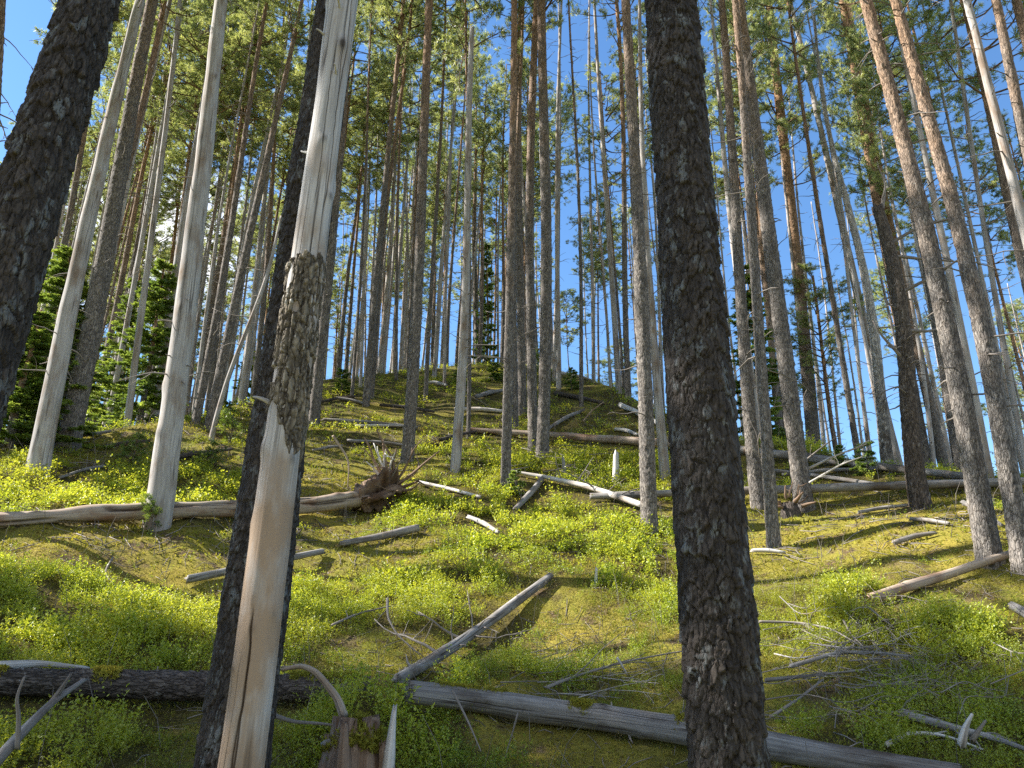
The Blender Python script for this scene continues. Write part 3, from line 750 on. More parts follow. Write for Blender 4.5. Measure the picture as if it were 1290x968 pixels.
# mid-distance trees, each by the pixel of its foot and of a point higher up
T = [
 # name, kind, foot, high point, widths, label, options
 ('dead_tree', 'silver', 47, 595, 174, 0, 27, 12, 'leaning grey dead trunk with a brown canker, left of the shaded reddish pine', {}),
 ('pine_tree', 'bark', 84, 566, 204, 0, 28, 13, 'stout leaning pine with forking upper limbs beside the cankered grey dead trunk', {'crown_at': .50}),
 ('pine_tree', 'bark', 68, 560, 138, 250, 15, 10, 'dark slim pine squeezed between the cankered dead trunk and stout leaning pine', {}),
 ('dead_tree', 'silver', 197, 664, 285, 0, 34, 15, 'grey dead trunk rising just behind the long tan log at left', {}),
 ('pine_tree', 'bark', 198, 503, 232, 310, 18, 12, 'dark forked pine stem left behind the grey dead trunk by the tan log', {}),
 ('pine_tree', 'bark', 184, 506, 228, 317, 7, 5, 'thin reddish pine stem touching the dark forked pine on its left', {}),
 ('pine_tree', 'bark', 241, 500, 285, 280, 12, 9, 'first of three slanting pines between grey dead trunk and dark near pine', {}),
 ('pine_tree', 'bark', 246, 535, 291, 294, 11, 8, 'middle one of three slanting pines right of the grey dead trunk', {}),
 ('pine_tree', 'bark', 263, 541, 315, 280, 13, 9, 'third and rightmost slanting pine before the dark near pine', {}),
 ('dead_tree', 'silver', 266, 557, 318, 395, 7, 4, 'thin leaning dead pole crossing in front of the slanting pines', {'H': 5.0, 'stubs': 10}),
 ('pine_tree', 'bark', 107, 515, 158, 270, 4.5, 4, 'hair thin dark pine stem against bright sky at far left', {}),
 ('pine_tree', 'bark', 133, 508, 180, 290, 6.5, 5, 'thin pine stem standing left of the young spruces', {}),
 ('pine_tree', 'bark', 394, 536, 424, 250, 15, 12, 'pine standing directly right of the peeled near trunk', {}),
 ('dead_tree', 'silver', 454, 488, 461, 300, 4.5, 3.5, 'thin whitish dead stem with a knot left of the twin dark pines', {}),
 ('pine_tree', 'bark', 443, 502, 455, 300, 4.5, 4, 'thin dark pine stem left of the whitish knotty stem', {}),
 ('pine_tree', 'bark', 461, 511, 480, 282, 9, 8, 'left one of the twin dark reddish pines left of centre', {'cs': 1.1}),
 ('pine_tree', 'bark', 468, 502, 492, 250, 7, 6, 'right one of the twin dark reddish pines left of centre', {'cs': 1.1}),
 ('pine_tree', 'bark', 499, 479, 505, 233, 5, 4, 'slim pine left of the forked dark pine, rooted on the ridge', {}),
 ('pine_tree', 'bark', 513, 582, 547, 0, 16, 9, 'dark pine behind the uprooted stump, forking into two stems high up', {'crown_at': .62}),
 ('pine_tree', 'bark', 536, 504, 545, 280, 6, 4.5, 'slim pine just right of the forked dark pine', {}),
 ('dead_tree', 'silver', 547, 477, 557, 330, 5.5, 4.5, 'bleached stem on the ridge left of the broken topped dead tree', {}),
 ('dead_tree', 'silver', 560, 486, 566, 330, 4, 3, 'thinnest bleached stem on the ridge left of the broken topped dead tree', {}),
 ('dead_tree', 'silver', 573, 594, 603, 38, 13, 6, 'tall dead grey tree with broken top, right of the uprooted stump', {'broken': True}),
 ('pine_tree', 'bark', 590, 552, 591, 330, 5.5, 4.5, 'slim pine close behind the broken topped dead tree', {}),
 ('pine_tree', 'bark', 637, 610, 641, 67, 13, 8, 'pine with pale sunlit left side rising from a bright green seedling', {'crown_at': .58}),
 ('pine_tree', 'bark', 650, 543, 653, 322, 8, 6, 'dark pine stem right behind the pine with seedling at its foot', {}),
 ('pine_tree', 'bark', 658, 523, 660, 90, 11, 8, 'smooth orange pine just left of the paired centre pines', {}),
 ('pine_tree', 'bark', 672, 570, 677, 0, 13, 10, 'left half of the closely paired pines at the centre', {'crown_at': .56, 'cs': 1.15}),
 ('pine_tree', 'bark', 683, 580, 687, 0, 16, 11, 'right half of the closely paired pines at the centre', {'crown_at': .58, 'cs': 1.1}),
 ('dead_tree', 'silver', 704, 492, 709, 50, 7, 3.5, 'tall pale dead tree right of the paired centre pines', {}),
 ('dead_tree', 'silver', 698, 480, 700, 200, 5, 3.5, 'thin grey dead stem tight behind the paired centre pines', {}),
 ('pine_tree', 'bark', 732, 513, 724, 200, 5.5, 4, 'thin reddish pine with few twigs before the dark hollow on the ridge', {'crown_at': .8, 'cs': .7}),
 ('dead_tree', 'silver', 748, 483, 747, 200, 5, 3, 'thin bare dead tree against blue sky right of the dark hollow', {}),
 ('dead_tree', 'silver', 780, 496, 763, 167, 8, 5, 'grey dead tree left of the slim ridge pine and orange pine', {}),
 ('pine_tree', 'bark', 792, 503, 778, 133, 8, 5.5, 'slim ridge pine left of the tall orange pine', {}),
 ('dead_tree', 'silver', 769, 488, 757, 250, 4, 3, 'slenderest dead stem among the group left of the tall orange pine', {}),
 ('pine_tree', 'bark', 818, 670, 793, 0, 21, 11, 'tall straight orange pine just left of the thickest dark trunk', {'crown_at': .66}),
 ('dead_tree', 'silver', 838, 603, 810, 66, 13, 5, 'pale dead tree almost hidden by the thickest dark trunk on its left', {}),
 ('pine_tree', 'bark', 955, 640, 895, 0, 18, 8, 'pale barked pine first to the right of the thickest dark trunk', {'crown_at': .6}),
 ('pine_tree', 'bark', 975, 690, 912, 0, 17, 7.5, 'dark slim curved pine second to the right of the thickest dark trunk', {'crown_at': .62}),
 ('pine_tree', 'bark', 988, 553, 938, 177, 8, 5, 'thin pine behind the dark slim curved pine', {}),
 ('pine_tree', 'bark', 1013, 641, 937, 0, 24, 12, 'bright orange pine with many dead twigs, grey bark at its foot', {'crown_at': .56, 'stubs': 60, 'cs': 1.2}),
 ('pine_tree', 'bark', 1021, 562, 973, 33, 19, 9, 'orange brown pine rooted just behind the bright orange twiggy pine', {'crown_at': .56, 'cs': 1.1}),
 ('dead_tree', 'silver', 1031, 552, 1005, 350, 6, 4, 'bluish grey dead stem hugging the orange brown pine', {}),
 ('pine_tree', 'bark', 1054, 556, 1036, 435, 6, 4, 'short round crowned pine far off right of the orange pines', {'H': 8.0, 'crown_at': .5, 'dist': 24, 'cs': .8}),
 ('pine_tree', 'bark', 1078, 553, 1035, 267, 8, 5.5, 'slim orange pine left of the birch', {'dist': 19}),
 ('dead_tree', 'silver', 1092, 540, 1055, 290, 5, 4, 'thin grey dead stem between slim orange pine and birch', {'dist': 19}),
 ('birch_tree', 'birch', 1110, 548, 1074, 340, 15, 9, 'birch with black and white bark behind the leaning grey pole', {'crown': False, 'dist': 15.5, 'H': 11}),
 ('dead_tree', 'silver', 1140, 585, 987, 0, 14, 5, 'smooth grey dead trunk leaning far left across blue sky', {'stubs': 12}),
 ('dead_tree', 'ragged', 1160, 640, 1090, 263, 25, 10, 'dark ragged dead pine with snapped top and bare crooked limbs', {'broken': True, 'stubs': 26}),
 ('pine_tree', 'bark', 1170, 597, 1073, 67, 14, 8, 'yellowish orange pine behind the ragged snapped pine', {'crown_at': .58}),
 ('pine_tree', 'bark', 1193, 597, 1090, 110, 15, 8, 'orange pine left of the thick reddish pine, right of yellowish one', {'crown_at': .58}),
 ('pine_tree', 'bark', 1246, 709, 1100, 0, 30, 13.5, 'thick reddish pine beside the upper end of short slanting log', {'crown_at': .64}),
 ('pine_tree', 'bark', 1214, 601, 1128, 200, 15, 9, 'shaded pine half covered by the thick reddish pine', {}),
 ('dead_tree', 'silver', 1247, 606, 1155, 110, 12, 6, 'slim bluish dead trunk between the two thick pines at right', {}),
 ('pine_tree', 'bark', 1290, 719, 1138, 0, 27, 12.5, 'brown pine with stubbed bark, last thick one at the right edge', {'crown_at': .64}),
 ('dead_tree', 'silver', 1290, 570, 1193, 7, 8, 5, 'pale slim dead tree right of the last thick brown pine', {'dist': 15}),
 ('dead_tree', 'silver', 1290, 600, 1192, 153, 7, 3.5, 'whitest thin dead tree with pointed tip at right', {'dist': 17}),
 ('pine_tree', 'bark', 1287, 322, 1207, 27, 11, 6, 'orange pine with low bushy crown cut by the right edge', {'dist': 15, 'crown_at': .5}),
 ('dead_tree', 'silver', 1290, 283, 1223, 0, 13, 8, 'smooth silver dead trunk leaving the right edge above the pines', {'dist': 11.5}),
 ('pine_tree', 'bark', 1287, 160, 1250, 0, 13, 9, 'bright orange upper trunk in the top right corner', {'dist': 11.5}),
 ('pine_tree', 'bark', 1310, 110, 1282, 0, 12, 10, 'orange trunk sliver in the extreme top right corner', {'dist': 12.5}),
 ('pine_tree', 'bark', -12, 250, 12, 0, 10, 5, 'pine stem peeking out left of the thick leaning dark trunk', {'dist': 10}),
]
for (nm, kd, ub, vb, ut, vt, wb, wt, lab, op) in T:
    rt_ = tree(nm, kd, ub, vb, ut, vt, wb, wt, lab, {'pine_tree': 'pine tree', 'dead_tree': 'dead tree', 'birch_tree': 'birch tree'}[nm], PG if nm == 'pine_tree' else DG_ if nm == 'dead_tree' else None, **op)
    if kd == 'ragged':                                        # crooked bare limbs below the snapped top
        rq = np.random.default_rng(9)
        for (f, d, L) in [(.97, (.25, -.1, 1), .9), (.90, (.8, -.2, .7), 1.3), (.84, (.9, 0, .25), 1.0), (.72, (1, -.3, .35), 1.1), (.60, (.9, -.3, .1), .8), (.5, (-.8, -.4, .3), .7)]:
            k_ = int(f * (len(rt_[1]) - 1)); mb = MB(); twig_shape(mb, rt_[1][k_], unit(np.array(d, float)), L, .028, rq, 0, -.1, 2, 6, 0)
            mb.obj('limb', [M['twig']], rt_[0])

# trees behind the ridge and beside the frame: shared trunks and crowns, every tree its own object
def bg_trunk(seed, kind, H, r0, crownless):
    n = 20; P = wiggle(np.zeros(3), np.array([0, 0, 1.0]), H, n, 0.06, seed)
    return trunk_mesh(kind, P, np.maximum(np.linspace(r0, 0.02, n), 0.02), seed, 12, 0.14, M[kind], H, 50, (2.5, H * (0.95 if crownless else 0.7)))
BG_P = [bg_trunk(2000 + k, 'bark', 17.0, 0.07 + 0.010 * k, False) for k in range(6)]
BG_S = [bg_trunk(2100 + k, 'silver', 15.0, 0.055 + 0.013 * k, True) for k in range(4)]
SPR_T = [bg_trunk(2200 + k, 'bark', 9.0, 0.10, False) for k in range(2)]
def bg_pine(x, y, label, group, sc=1.0, seed=0, cs=1.0, ca=0.5):
    r = np.random.default_rng(seed)
    root = thing('pine_tree', label, 'pine tree', (x, y, gh(x, y) - 0.1), group)
    root.rotation_euler = (r.normal() * 0.02, r.normal() * 0.02, r.uniform(0, 6.28))
    link('trunk', BG_P[seed % 6], root, (0, 0, 0), 0, (sc, sc, sc))
    link('crown', PINE_CROWNS[(seed * 3 + 1) % 7], root, (0, 0, 17 * sc * ca), r.uniform(0, 6.28), (cs, cs, 17 * sc * (1 - ca) / 7.5))
    return root
def bg_dead(x, y, label, group, sc=1.0, seed=0):
    r = np.random.default_rng(seed)
    root = thing('dead_tree', label, 'dead tree', (x, y, gh(x, y) - 0.1), group)
    root.rotation_euler = (r.normal() * 0.03, r.normal() * 0.03, r.uniform(0, 6.28))
    link('trunk', BG_S[seed % 4], root, (0, 0, 0), 0, (sc, sc, sc))
rb = np.random.default_rng(77)
placed = [(o.location.x, o.location.y) for o in C.objects if o.type == 'EMPTY']
cnt = 0
for k in range(5000):
    az = math.radians(rb.uniform(-36, 38)); dd = rb.uniform(15, 44); deg = math.degrees(az)
    tr = float(np.interp(az, R_AZ, R_TAN)); te = (ZC[20:] - 1.6) / DG[20:]; dr = float(np.interp(tr, te, DG[20:]))
    if dd < dr + 0.5: continue
    gap = 4.2 < deg < 9.5 or 20 < deg < 24.5
    if rb.random() > (1.0 if deg < 4 else 0.42) * (0.5 if gap else 1): continue
    x, y = math.sin(az) * dd, math.cos(az) * dd
    if min(math.hypot(x - a, y - b) for a, b in placed) < 0.72: continue
    placed.append((x, y)); cnt += 1
    if rb.random() < (0.46 if cnt < 190 else 0.72): bg_dead(x, y, 'one of the many bare grey dead stems crowding the far ridge', 'bare dead stems behind the ridge', rb.uniform(0.8, 1.25), cnt)
    else: bg_pine(x, y, 'one of the many slender pines crowding the forest behind the ridge', 'pines behind the ridge', rb.uniform(0.72, 1.1) * (0.7 if gap else 1), cnt, rb.uniform(0.7, 1.0) * (1.3 if deg < -8 else 1), rb.uniform(0.55, 0.68))
    if cnt >= 290: break
print('background trees', cnt)
# unseen pines placed left of the frame: their crowns and trunks shade the near trunks and dapple the slope
SIDE = [(-6.2, 2.82, 2.0, .6), (-7.4, 2.98, 1.8, .6), (-6.0, 3.98, 1.9, .62), (-7.3, 4.17, 1.8, .64), (-8.4, 4.30, 1.7, .66), (-8.6, 5.9, 1, .42), (-11.2, 6.3, 1, .42), (-14.0, 6.7, 1, .42), (-17.0, 7.3, 1, .42), (-7.3, 5.45, 1, .42), (-9.9, 5.7, 1, .4), (-12.6, 6.1, 1, .4), (-15.5, 6.4, 1, .4), (-5.8, 5.2, 1, .4)]
for k, (x, y, fat, ca_) in enumerate(SIDE):
    t_ = bg_pine(x, y, 'pine standing outside the picture to the left, shading the near trunks', 'pines left of the picture', 1.0 + 0.04 * (k % 3), 40 + k, 1.2 if ca_ > .5 else 1.35, ca_)
    t_.rotation_euler = (0, 0, k)
    t_.children[0].scale.x *= fat; t_.children[0].scale.y *= fat  # some trunks widened so their shadows cover the near trunks

# spruces
def spruce(u, vb, vt, label, wid=1.0, dist=None, young=False, group='dark spruces among the pines'):
    _seed[0] += 7; sd = _seed[0]
    p = at(u, vb, dist) if dist else spot(u, vb)
    p[2] = gh(p[0], p[1])
    az = math.atan2(p[0], p[1]); dh = math.hypot(p[0], p[1])
    d = ray(u, vt); H = EYE[2] + d[2] / math.hypot(d[0], d[1]) * dh - p[2]; H = max(H, 0.25)
    root = thing('spruce_tree' if not young else 'young_spruce', label, 'spruce tree' if not young else 'young spruce', p - np.array([0, 0, 0.05]), group)
    if young:
        link('crown', YOUNG_SPRUCE[sd % 3], root, (0, 0, 0), sd, (H / 2.2 * wid, H / 2.2 * wid, H / 2.2))
        mb = MB(); tube(mb, np.array([[0, 0, -0.1], [0, 0, H * 0.5], [0, 0, H]]), [0.02, 0.015, 0.004], 6, None, 0, 0.1, 0.4); mb.obj('trunk', [M['bark']], root)
    else:
        link('trunk', SPR_T[sd % 2], root, (0, 0, 0), 0, (0.7, 0.7, H / 9.0))
        link('crown', SPRUCE_CROWNS[sd % 4], root, (0, 0, 0), sd, (wid, wid, H / 9.0))
spruce(178, 512, 320, 'dark dense spruce at left, tallest beside the grey dead trunk', 0.72, 17)
spruce(140, 520, 345, 'lighter green spruce left of the tallest dark spruce', 0.6, 19)
spruce(40, 555, 300, 'shaggy dark spruce behind the thick leaning trunk at left', .8, 14.5)
spruce(12, 560, 380, 'smaller spruce at the left edge beside the thick leaning trunk', .75, 13.6)
spruce(612, 458, 305, 'narrow black spruce on the ridge skyline near the centre', 0.5, 30)
spruce(960, 548, 330, 'dark spruce filling the gap right of the thickest dark trunk', .8, 19)
spruce(350, 500, 395, 'spruce behind the peeled trunk left of it', 1.0, 24)
for (u, vb, vt, wd, lab) in [(1095, 600, 548, 1.1, 'bushy young spruce behind the long grey log at right'), (1060, 590, 556, 1.0, 'young spruce among dead branches at right'),
        (578, 486, 458, 1.4, 'low bushy young spruce on the ridge left of the centre pines'), (622, 482, 452, 1.4, 'young spruce on the ridge right of the low bushy one'),
        (430, 496, 462, 1.2, 'young spruce on the ridge left of the twin dark pines'), (650, 625, 588, 1.3, 'bright seedling at the foot of the pale sided pine'),
        (286, 530, 500, 1.1, 'young spruce beside the leaning dead pole at left'), (120, 545, 510, 1.3, 'young spruce below the lighter green spruce at left'),
        (720, 492, 462, 1.2, 'young spruce beside the dark hollow on the ridge')]:
    spruce(u, vb, vt, lab, wd, None, True, 'young spruces on the slope')
def seedling(u, v, h, label):
    p = spot(u, v)
    root = thing('pine_seedling', label, 'seedling', p - np.array([0, 0, 0.02]), 'pine seedlings')
    link('needles', YOUNG_PINE[int(u) % 2], root, (0, 0, 0.1 * h), u, (h, h, h * 0.9))
    mb = MB(); tube(mb, np.array([[0, 0, -0.05], [0.01, 0, 0.5 * h], [0, 0.01, h]]), [0.012, 0.009, 0.004], 6, None, 0, 0.1, 0.5); mb.obj('stem', [M['bark']], root)
seedling(190, 672, 0.38, 'small pine seedling at the foot of the grey dead trunk')
seedling(290, 560, 0.55, 'pale pine seedling beside the dark near pine')
seedling(265, 590, 0.35, 'little pine seedling in the shade left of the dark near pine')
seedling(165, 590, 0.45, 'spindly yellow green seedling right of the cankered dead trunk')
seedling(680, 470, 0.7, 'pine seedling on the ridge behind the paired pines')

# ------------------------------------------------------------------ the bark band and stubs of the pale near trunk
def axis_pt(P, R, z):
    s = np.linalg.norm(P - P[0], axis=1)
    return np.array([np.interp(z, s, P[:, k]) for k in range(3)]), float(np.interp(z, s, R))
def height_at(root, P, v):
    f = np.array(root.location)
    best = min(range(0, 900), key=lambda k: abs(484 - FPX * np.dot(axis_pt(P, P[:, 0], k * 0.01)[0] + f - EYE, [0, -math.sin(PITCH), math.cos(PITCH)]) / depth(axis_pt(P, P[:, 0], k * 0.01)[0] + f) - v))
    return best * 0.01
z0, z1 = height_at(SNAG, SP, 625), height_at(SNAG, SP, 320)
zz = np.arange(z0, z1, 0.006)
pp = np.array([axis_pt(SP, SR, z)[0] for z in zz]); rrr = np.array([axis_pt(SP, SR, z)[1] for z in zz])
mb = MB()
def band_disp(af, s, th):
    f1, e, idv = cells(af, s, 16, 0.05, 61)
    f2, e2, id2 = cells(af, s, 40, 0.03, 67)
    L = zz[-1] - zz[0]
    lo = 0.02 + 0.34 * (0.5 - 0.5 * np.cos(2 * math.pi * (af - 0.02))) * 0.75 + 0.10 * vnoise(af * 6, s * 0 + 3, 5, 6) + 0.09 * vnoise(af * 23, s * 0 + 5, 7, 23); hi = L - 0.01 - 0.04 * vnoise(af * 9, s * 0 + 8, 6, 9) - 0.04 * vnoise(af * 31, s * 0 + 8, 6, 31) ** 2
    hole = sstep(0.74, 0.80, vnoise(af * 8, s / 0.07, 15, 8))
    inside = sstep(0, 0.02, s - lo) * sstep(0, 0.008, hi - s) * (1 - hole)
    fib = vnoise(af * 70, s / 0.10, 68, 70)
    d = 0.005 + 0.007 * sstep(0, 0.2, e) * (0.2 + 0.6 * idv + 0.5 * f1) + 0.005 * (id2 + 0.7 * f2 - 0.5) + 0.013 * (fib - .5)
    return np.where(inside > 0, d * inside - 0.01 * (1 - inside), -0.01), np.clip(0.1 + 0.35 * idv * sstep(0, .3, e) + 0.4 * (id2 - 0.4) + 0.7 * (fib - .35), 0, 1)
tube(mb, pp, rrr * 1.0, 260, band_disp, 0, 0.3, 0.5, (False, False), None, 0, 3)
o = mb.obj('bark', [M['snag_bark']], SNAG); o['label'] = 'ring of flaking grey brown bark'
rs = np.random.default_rng(5)
def stub(root, P, R, z, azim, L, r, mat, up=0.2, name='branch_stub'):
    p, rad = axis_pt(P, R, z); d = np.array([math.sin(azim), math.cos(azim), up])
    mb = MB(); twig_shape(mb, p + d * rad * 0.55, d, L + rad * 0.45, r, rs, 0, 0.1, 0, 7, 2)
    return mb.obj(name, [M[mat]], root)
for (v, az, L, r) in [(520, -1.9, 0.07, 0.014), (60, -2.2, 0.05, 0.012), (110, 2.6, 0.05, 0.010), (200, -1.8, 0.05, 0.012), (30, 2.9, 0.16, 0.009)]:
    stub(SNAG, SP, SR, height_at(SNAG, SP, v), az, L, r, 'hero_snag', 0.5)

# ------------------------------------------------------------------ fallen logs
def fallen(name, pts, wpx, label, mat, cat='log', group='fallen logs on the slope', lift=0.75, m=24, branches=(), bow=0.0, ragged=0.06, barky=False, ends=None, step=0.03, dists=None, ext=(0, 0)):
    """a log by pixels of its axis; rests on the ground"""
    _seed[0] += 7; sd = _seed[0]
    W_ = []
    for k, (u, v) in enumerate(pts):
        p = spot(u, v) if not dists or dists[k] is None else at(u, v, dists[k])
        W_.append(p)
    W_ = np.array(W_)
    rad = np.array([0.43 * w / FPX * depth(p) for w, p in zip(wpx, W_)])
    if not dists: W_[:, 2] = ground_h(W_[:, 0], W_[:, 1]) + rad * lift
    if ext[0]: W_[0] -= unit(W_[1] - W_[0]) * ext[0]
    if ext[1]: W_[-1] += unit(W_[-1] - W_[-2]) * ext[1]
    org = W_[0].copy(); org[2] = gh(org[0], org[1])
    Q, RR, s = resample(W_, rad, step)
    if not dists:
        gap = ground_h(Q[:, 0], Q[:, 1]) - (Q[:, 2] - RR * 0.7)
        Q[:, 2] += max(0, gap.max()) * 0.35
        lump = 0.25 * RR * (fbm(s / 0.7 + sd, s * 0, sd, 2) - 0.5)
        Q[:, 2] += lump; RR = RR * (1 + 0.22 * (fbm(s / 0.45 + 3 * sd, s * 0, sd + 1, 2) - 0.5))
    clear_along(Q)
    Q[:, 2] += 0.03
    root = thing(name, label, cat, org, group)
    df = bark_disp(float(rad.max()), 0.013, 0.035, 0.06, sd, 0.0) if barky else wood_disp(float(rad.max()), sd, 0.0, int(s[-1] * 3) + 2, s[-1], 0.10, int(s[-1] * 5) if m > 30 else 0, max(.005, 2.6 * float(rad.max()) * 2 / m * 1.2))
    mb = MB(); tube(mb, Q - org, RR, m, df, 0, None, 0.5, (True, True), None, ragged, sd)
    o = mb.obj('stem', [M[mat]], root)
    r = np.random.default_rng(sd)
    for (f, L, rr, d) in branches:
        k = int(f * (len(Q) - 1)); mb = MB()
        dv = unit(np.array(d, float)); twig_shape(mb, Q[k] - org + dv * RR[k] * 0.5, dv, L, rr, r, 0, 0.0, 2 if L > 0.3 else 0, 6, 0 if L > 0.3 else 2)
        mb.obj('branch', [M['twig']], root)
    return root, Q, RR

LOGA = fallen('fallen_log', [(-60, 884), (120, 888), (290, 893), (385, 893)], [39, 42, 42, 38], 'dark bark covered log across the lower left, behind the near trunks', 'log_bark', barky=True, m=60, step=0.012, lift=0.8, ext=(0, .38),
       branches=[(.62, .16, .012, (.1, -.6, -.6)), (.7, .13, .01, (.3, -.6, -.4)), (.45, .08, .012, (0, -.2, 1)), (.85, .08, .01, (.3, -.1, 1))])
LOGB = fallen('fallen_log', [(590, 901), (660, 911), (760, 926), (880, 948), (1060, 978), (1200, 1000)], [30, 35, 38, 39, 38, 34], 'weathered grey log without bark running to the thickest trunk, lower centre', 'log_old', m=130, step=0.012, lift=0.7, ext=(.4, 0),
       branches=[(.45, .10, .013, (0, -.4, -.8)), (.62, .12, .013, (.1, -.5, -.8)), (.15, .06, .012, (0, -.2, 1)), (.42, .07, .012, (0, 0, 1)), (.55, .07, .014, (.2, -.1, 1))])
ROOTLOG, RQ, RRR = fallen('fallen_log', [(-80, 674), (90, 664), (240, 655), (380, 650), (480, 640)], [23, 24, 23, 23, 27], 'long tan log with uprooted root plate at left', 'log_tan', m=36, step=0.02, lift=0.85, ragged=0.02)
fallen('fallen_log', [(510, 868), (560, 838), (625, 790), (692, 738)], [17, 16, 14, 11], 'slender grey log propped slantwise at the centre with bare branches', 'log_grey', m=64, step=0.012, lift=1.2, ext=(.12, 0),
       branches=[(.28, .75, .014, (-1, .3, .9)), (.10, .12, .012, (-.8, 0, .5)), (.45, .45, .014, (-1, -.1, .1)), (.48, .5, .009, (.9, -.2, .2)), (.52, .3, .008, (.3, -.5, .5)), (.56, .35, .008, (.2, -.7, -.1)), (.4, .3, .008, (.2, -.5, -.2)), (.38, .3, .007, (-.4, -.2, .9)), (.5, .4, .007, (-.2, .1, 1))])
fallen('fallen_log', [(1103, 763), (1190, 737), (1274, 708)], [14, 15, 11], 'short slanting log ending at the thick reddish pine', 'log_tan', m=28, step=0.02, lift=1.0)
_a, _b = spot(745, 634), spot(1150, 628)
LD = [math.hypot(*(_a + (_b - _a) * t)[:2]) for t in (0, .35, .7, 1.0)]
_e = _a + (_b - _a) * 1.5
fallen('fallen_log', [(745, 628), (900, 622), (1100, 616), (1320, 609)], [10, 11, 13, 13], 'long straight grey log running level across the right half', 'log_grey', m=20, ragged=0.03,
       dists=[math.hypot(_a[0], _a[1]), math.hypot(*(_a + (_b - _a) * .38)[:2]), math.hypot(*(_a + (_b - _a) * .87)[:2]), math.hypot(*(_a + (_b - _a) * 1.42)[:2])])
print('level log', _a, _b, [gh(*at(u, v, 10)[:2]) for u, v in ((745, 628),)])
fallen('fallen_log', [(590, 547), (700, 555), (830, 566), (945, 577)], [7, 10, 12, 12], 'brownish log passing behind the centre pines below the ridge', 'log_tan', m=20, lift=1.1)
fallen('fallen_log', [(930, 574), (1040, 588), (1130, 598), (1215, 608)], [12, 13, 11, 10], 'grey log above and behind the long level log at right', 'log_grey', m=20, lift=1.1)
fallen('fallen_log', [(645, 600), (700, 612), (750, 628), (808, 648)], [4, 6, 9, 9], 'bleached broken log sloping down to the tall orange pine', 'log_white', m=22, lift=2.4, ragged=0.12,
       branches=[(.35, .45, .012, (-.3, -.2, .9)), (.45, .5, .014, (.6, -.2, .8)), (.6, .6, .014, (-.6, 0, .6)), (.7, .4, .01, (.8, -.3, .5)), (.8, .5, .012, (.7, -.1, .4))])
fallen('fallen_log', [(650, 646), (672, 625), (682, 612)], [7, 9, 8], 'short grey log piece left of the bleached broken log', 'log_grey', m=16, lift=0.9)
fallen('fallen_log', [(530, 614), (565, 622), (603, 631)], [6, 6, 5], 'white thin log right of the uprooted stump', 'log_white', m=16, lift=1.0)
fallen('fallen_log', [(592, 658), (610, 666), (627, 676)], [6, 8, 6], 'white wood chunk on the bright blueberries at the centre', 'silver', m=18, lift=0.9, ragged=0.07)
fallen('fallen_log', [(432, 692), (480, 684), (524, 674)], [8, 11, 11], 'short grey log below the uprooted stump', 'log_grey', m=22, lift=1.0)
fallen('fallen_log', [(238, 740), (320, 722), (404, 703)], [12, 11, 9], 'thin grey log lying behind the two near trunks', 'log_grey', m=22, lift=1.0)
fallen('fallen_log', [(-30, 570), (60, 560), (135, 548)], [7, 6, 4], 'thin grey log at the left edge by the cankered dead trunk', 'log_grey', m=14, lift=1.1)
fallen('fallen_log', [(75, 607), (105, 597), (130, 592)], [4, 5, 4], 'grey stick log in the shade right of the cankered dead trunk', 'log_grey', m=12, lift=1.0)
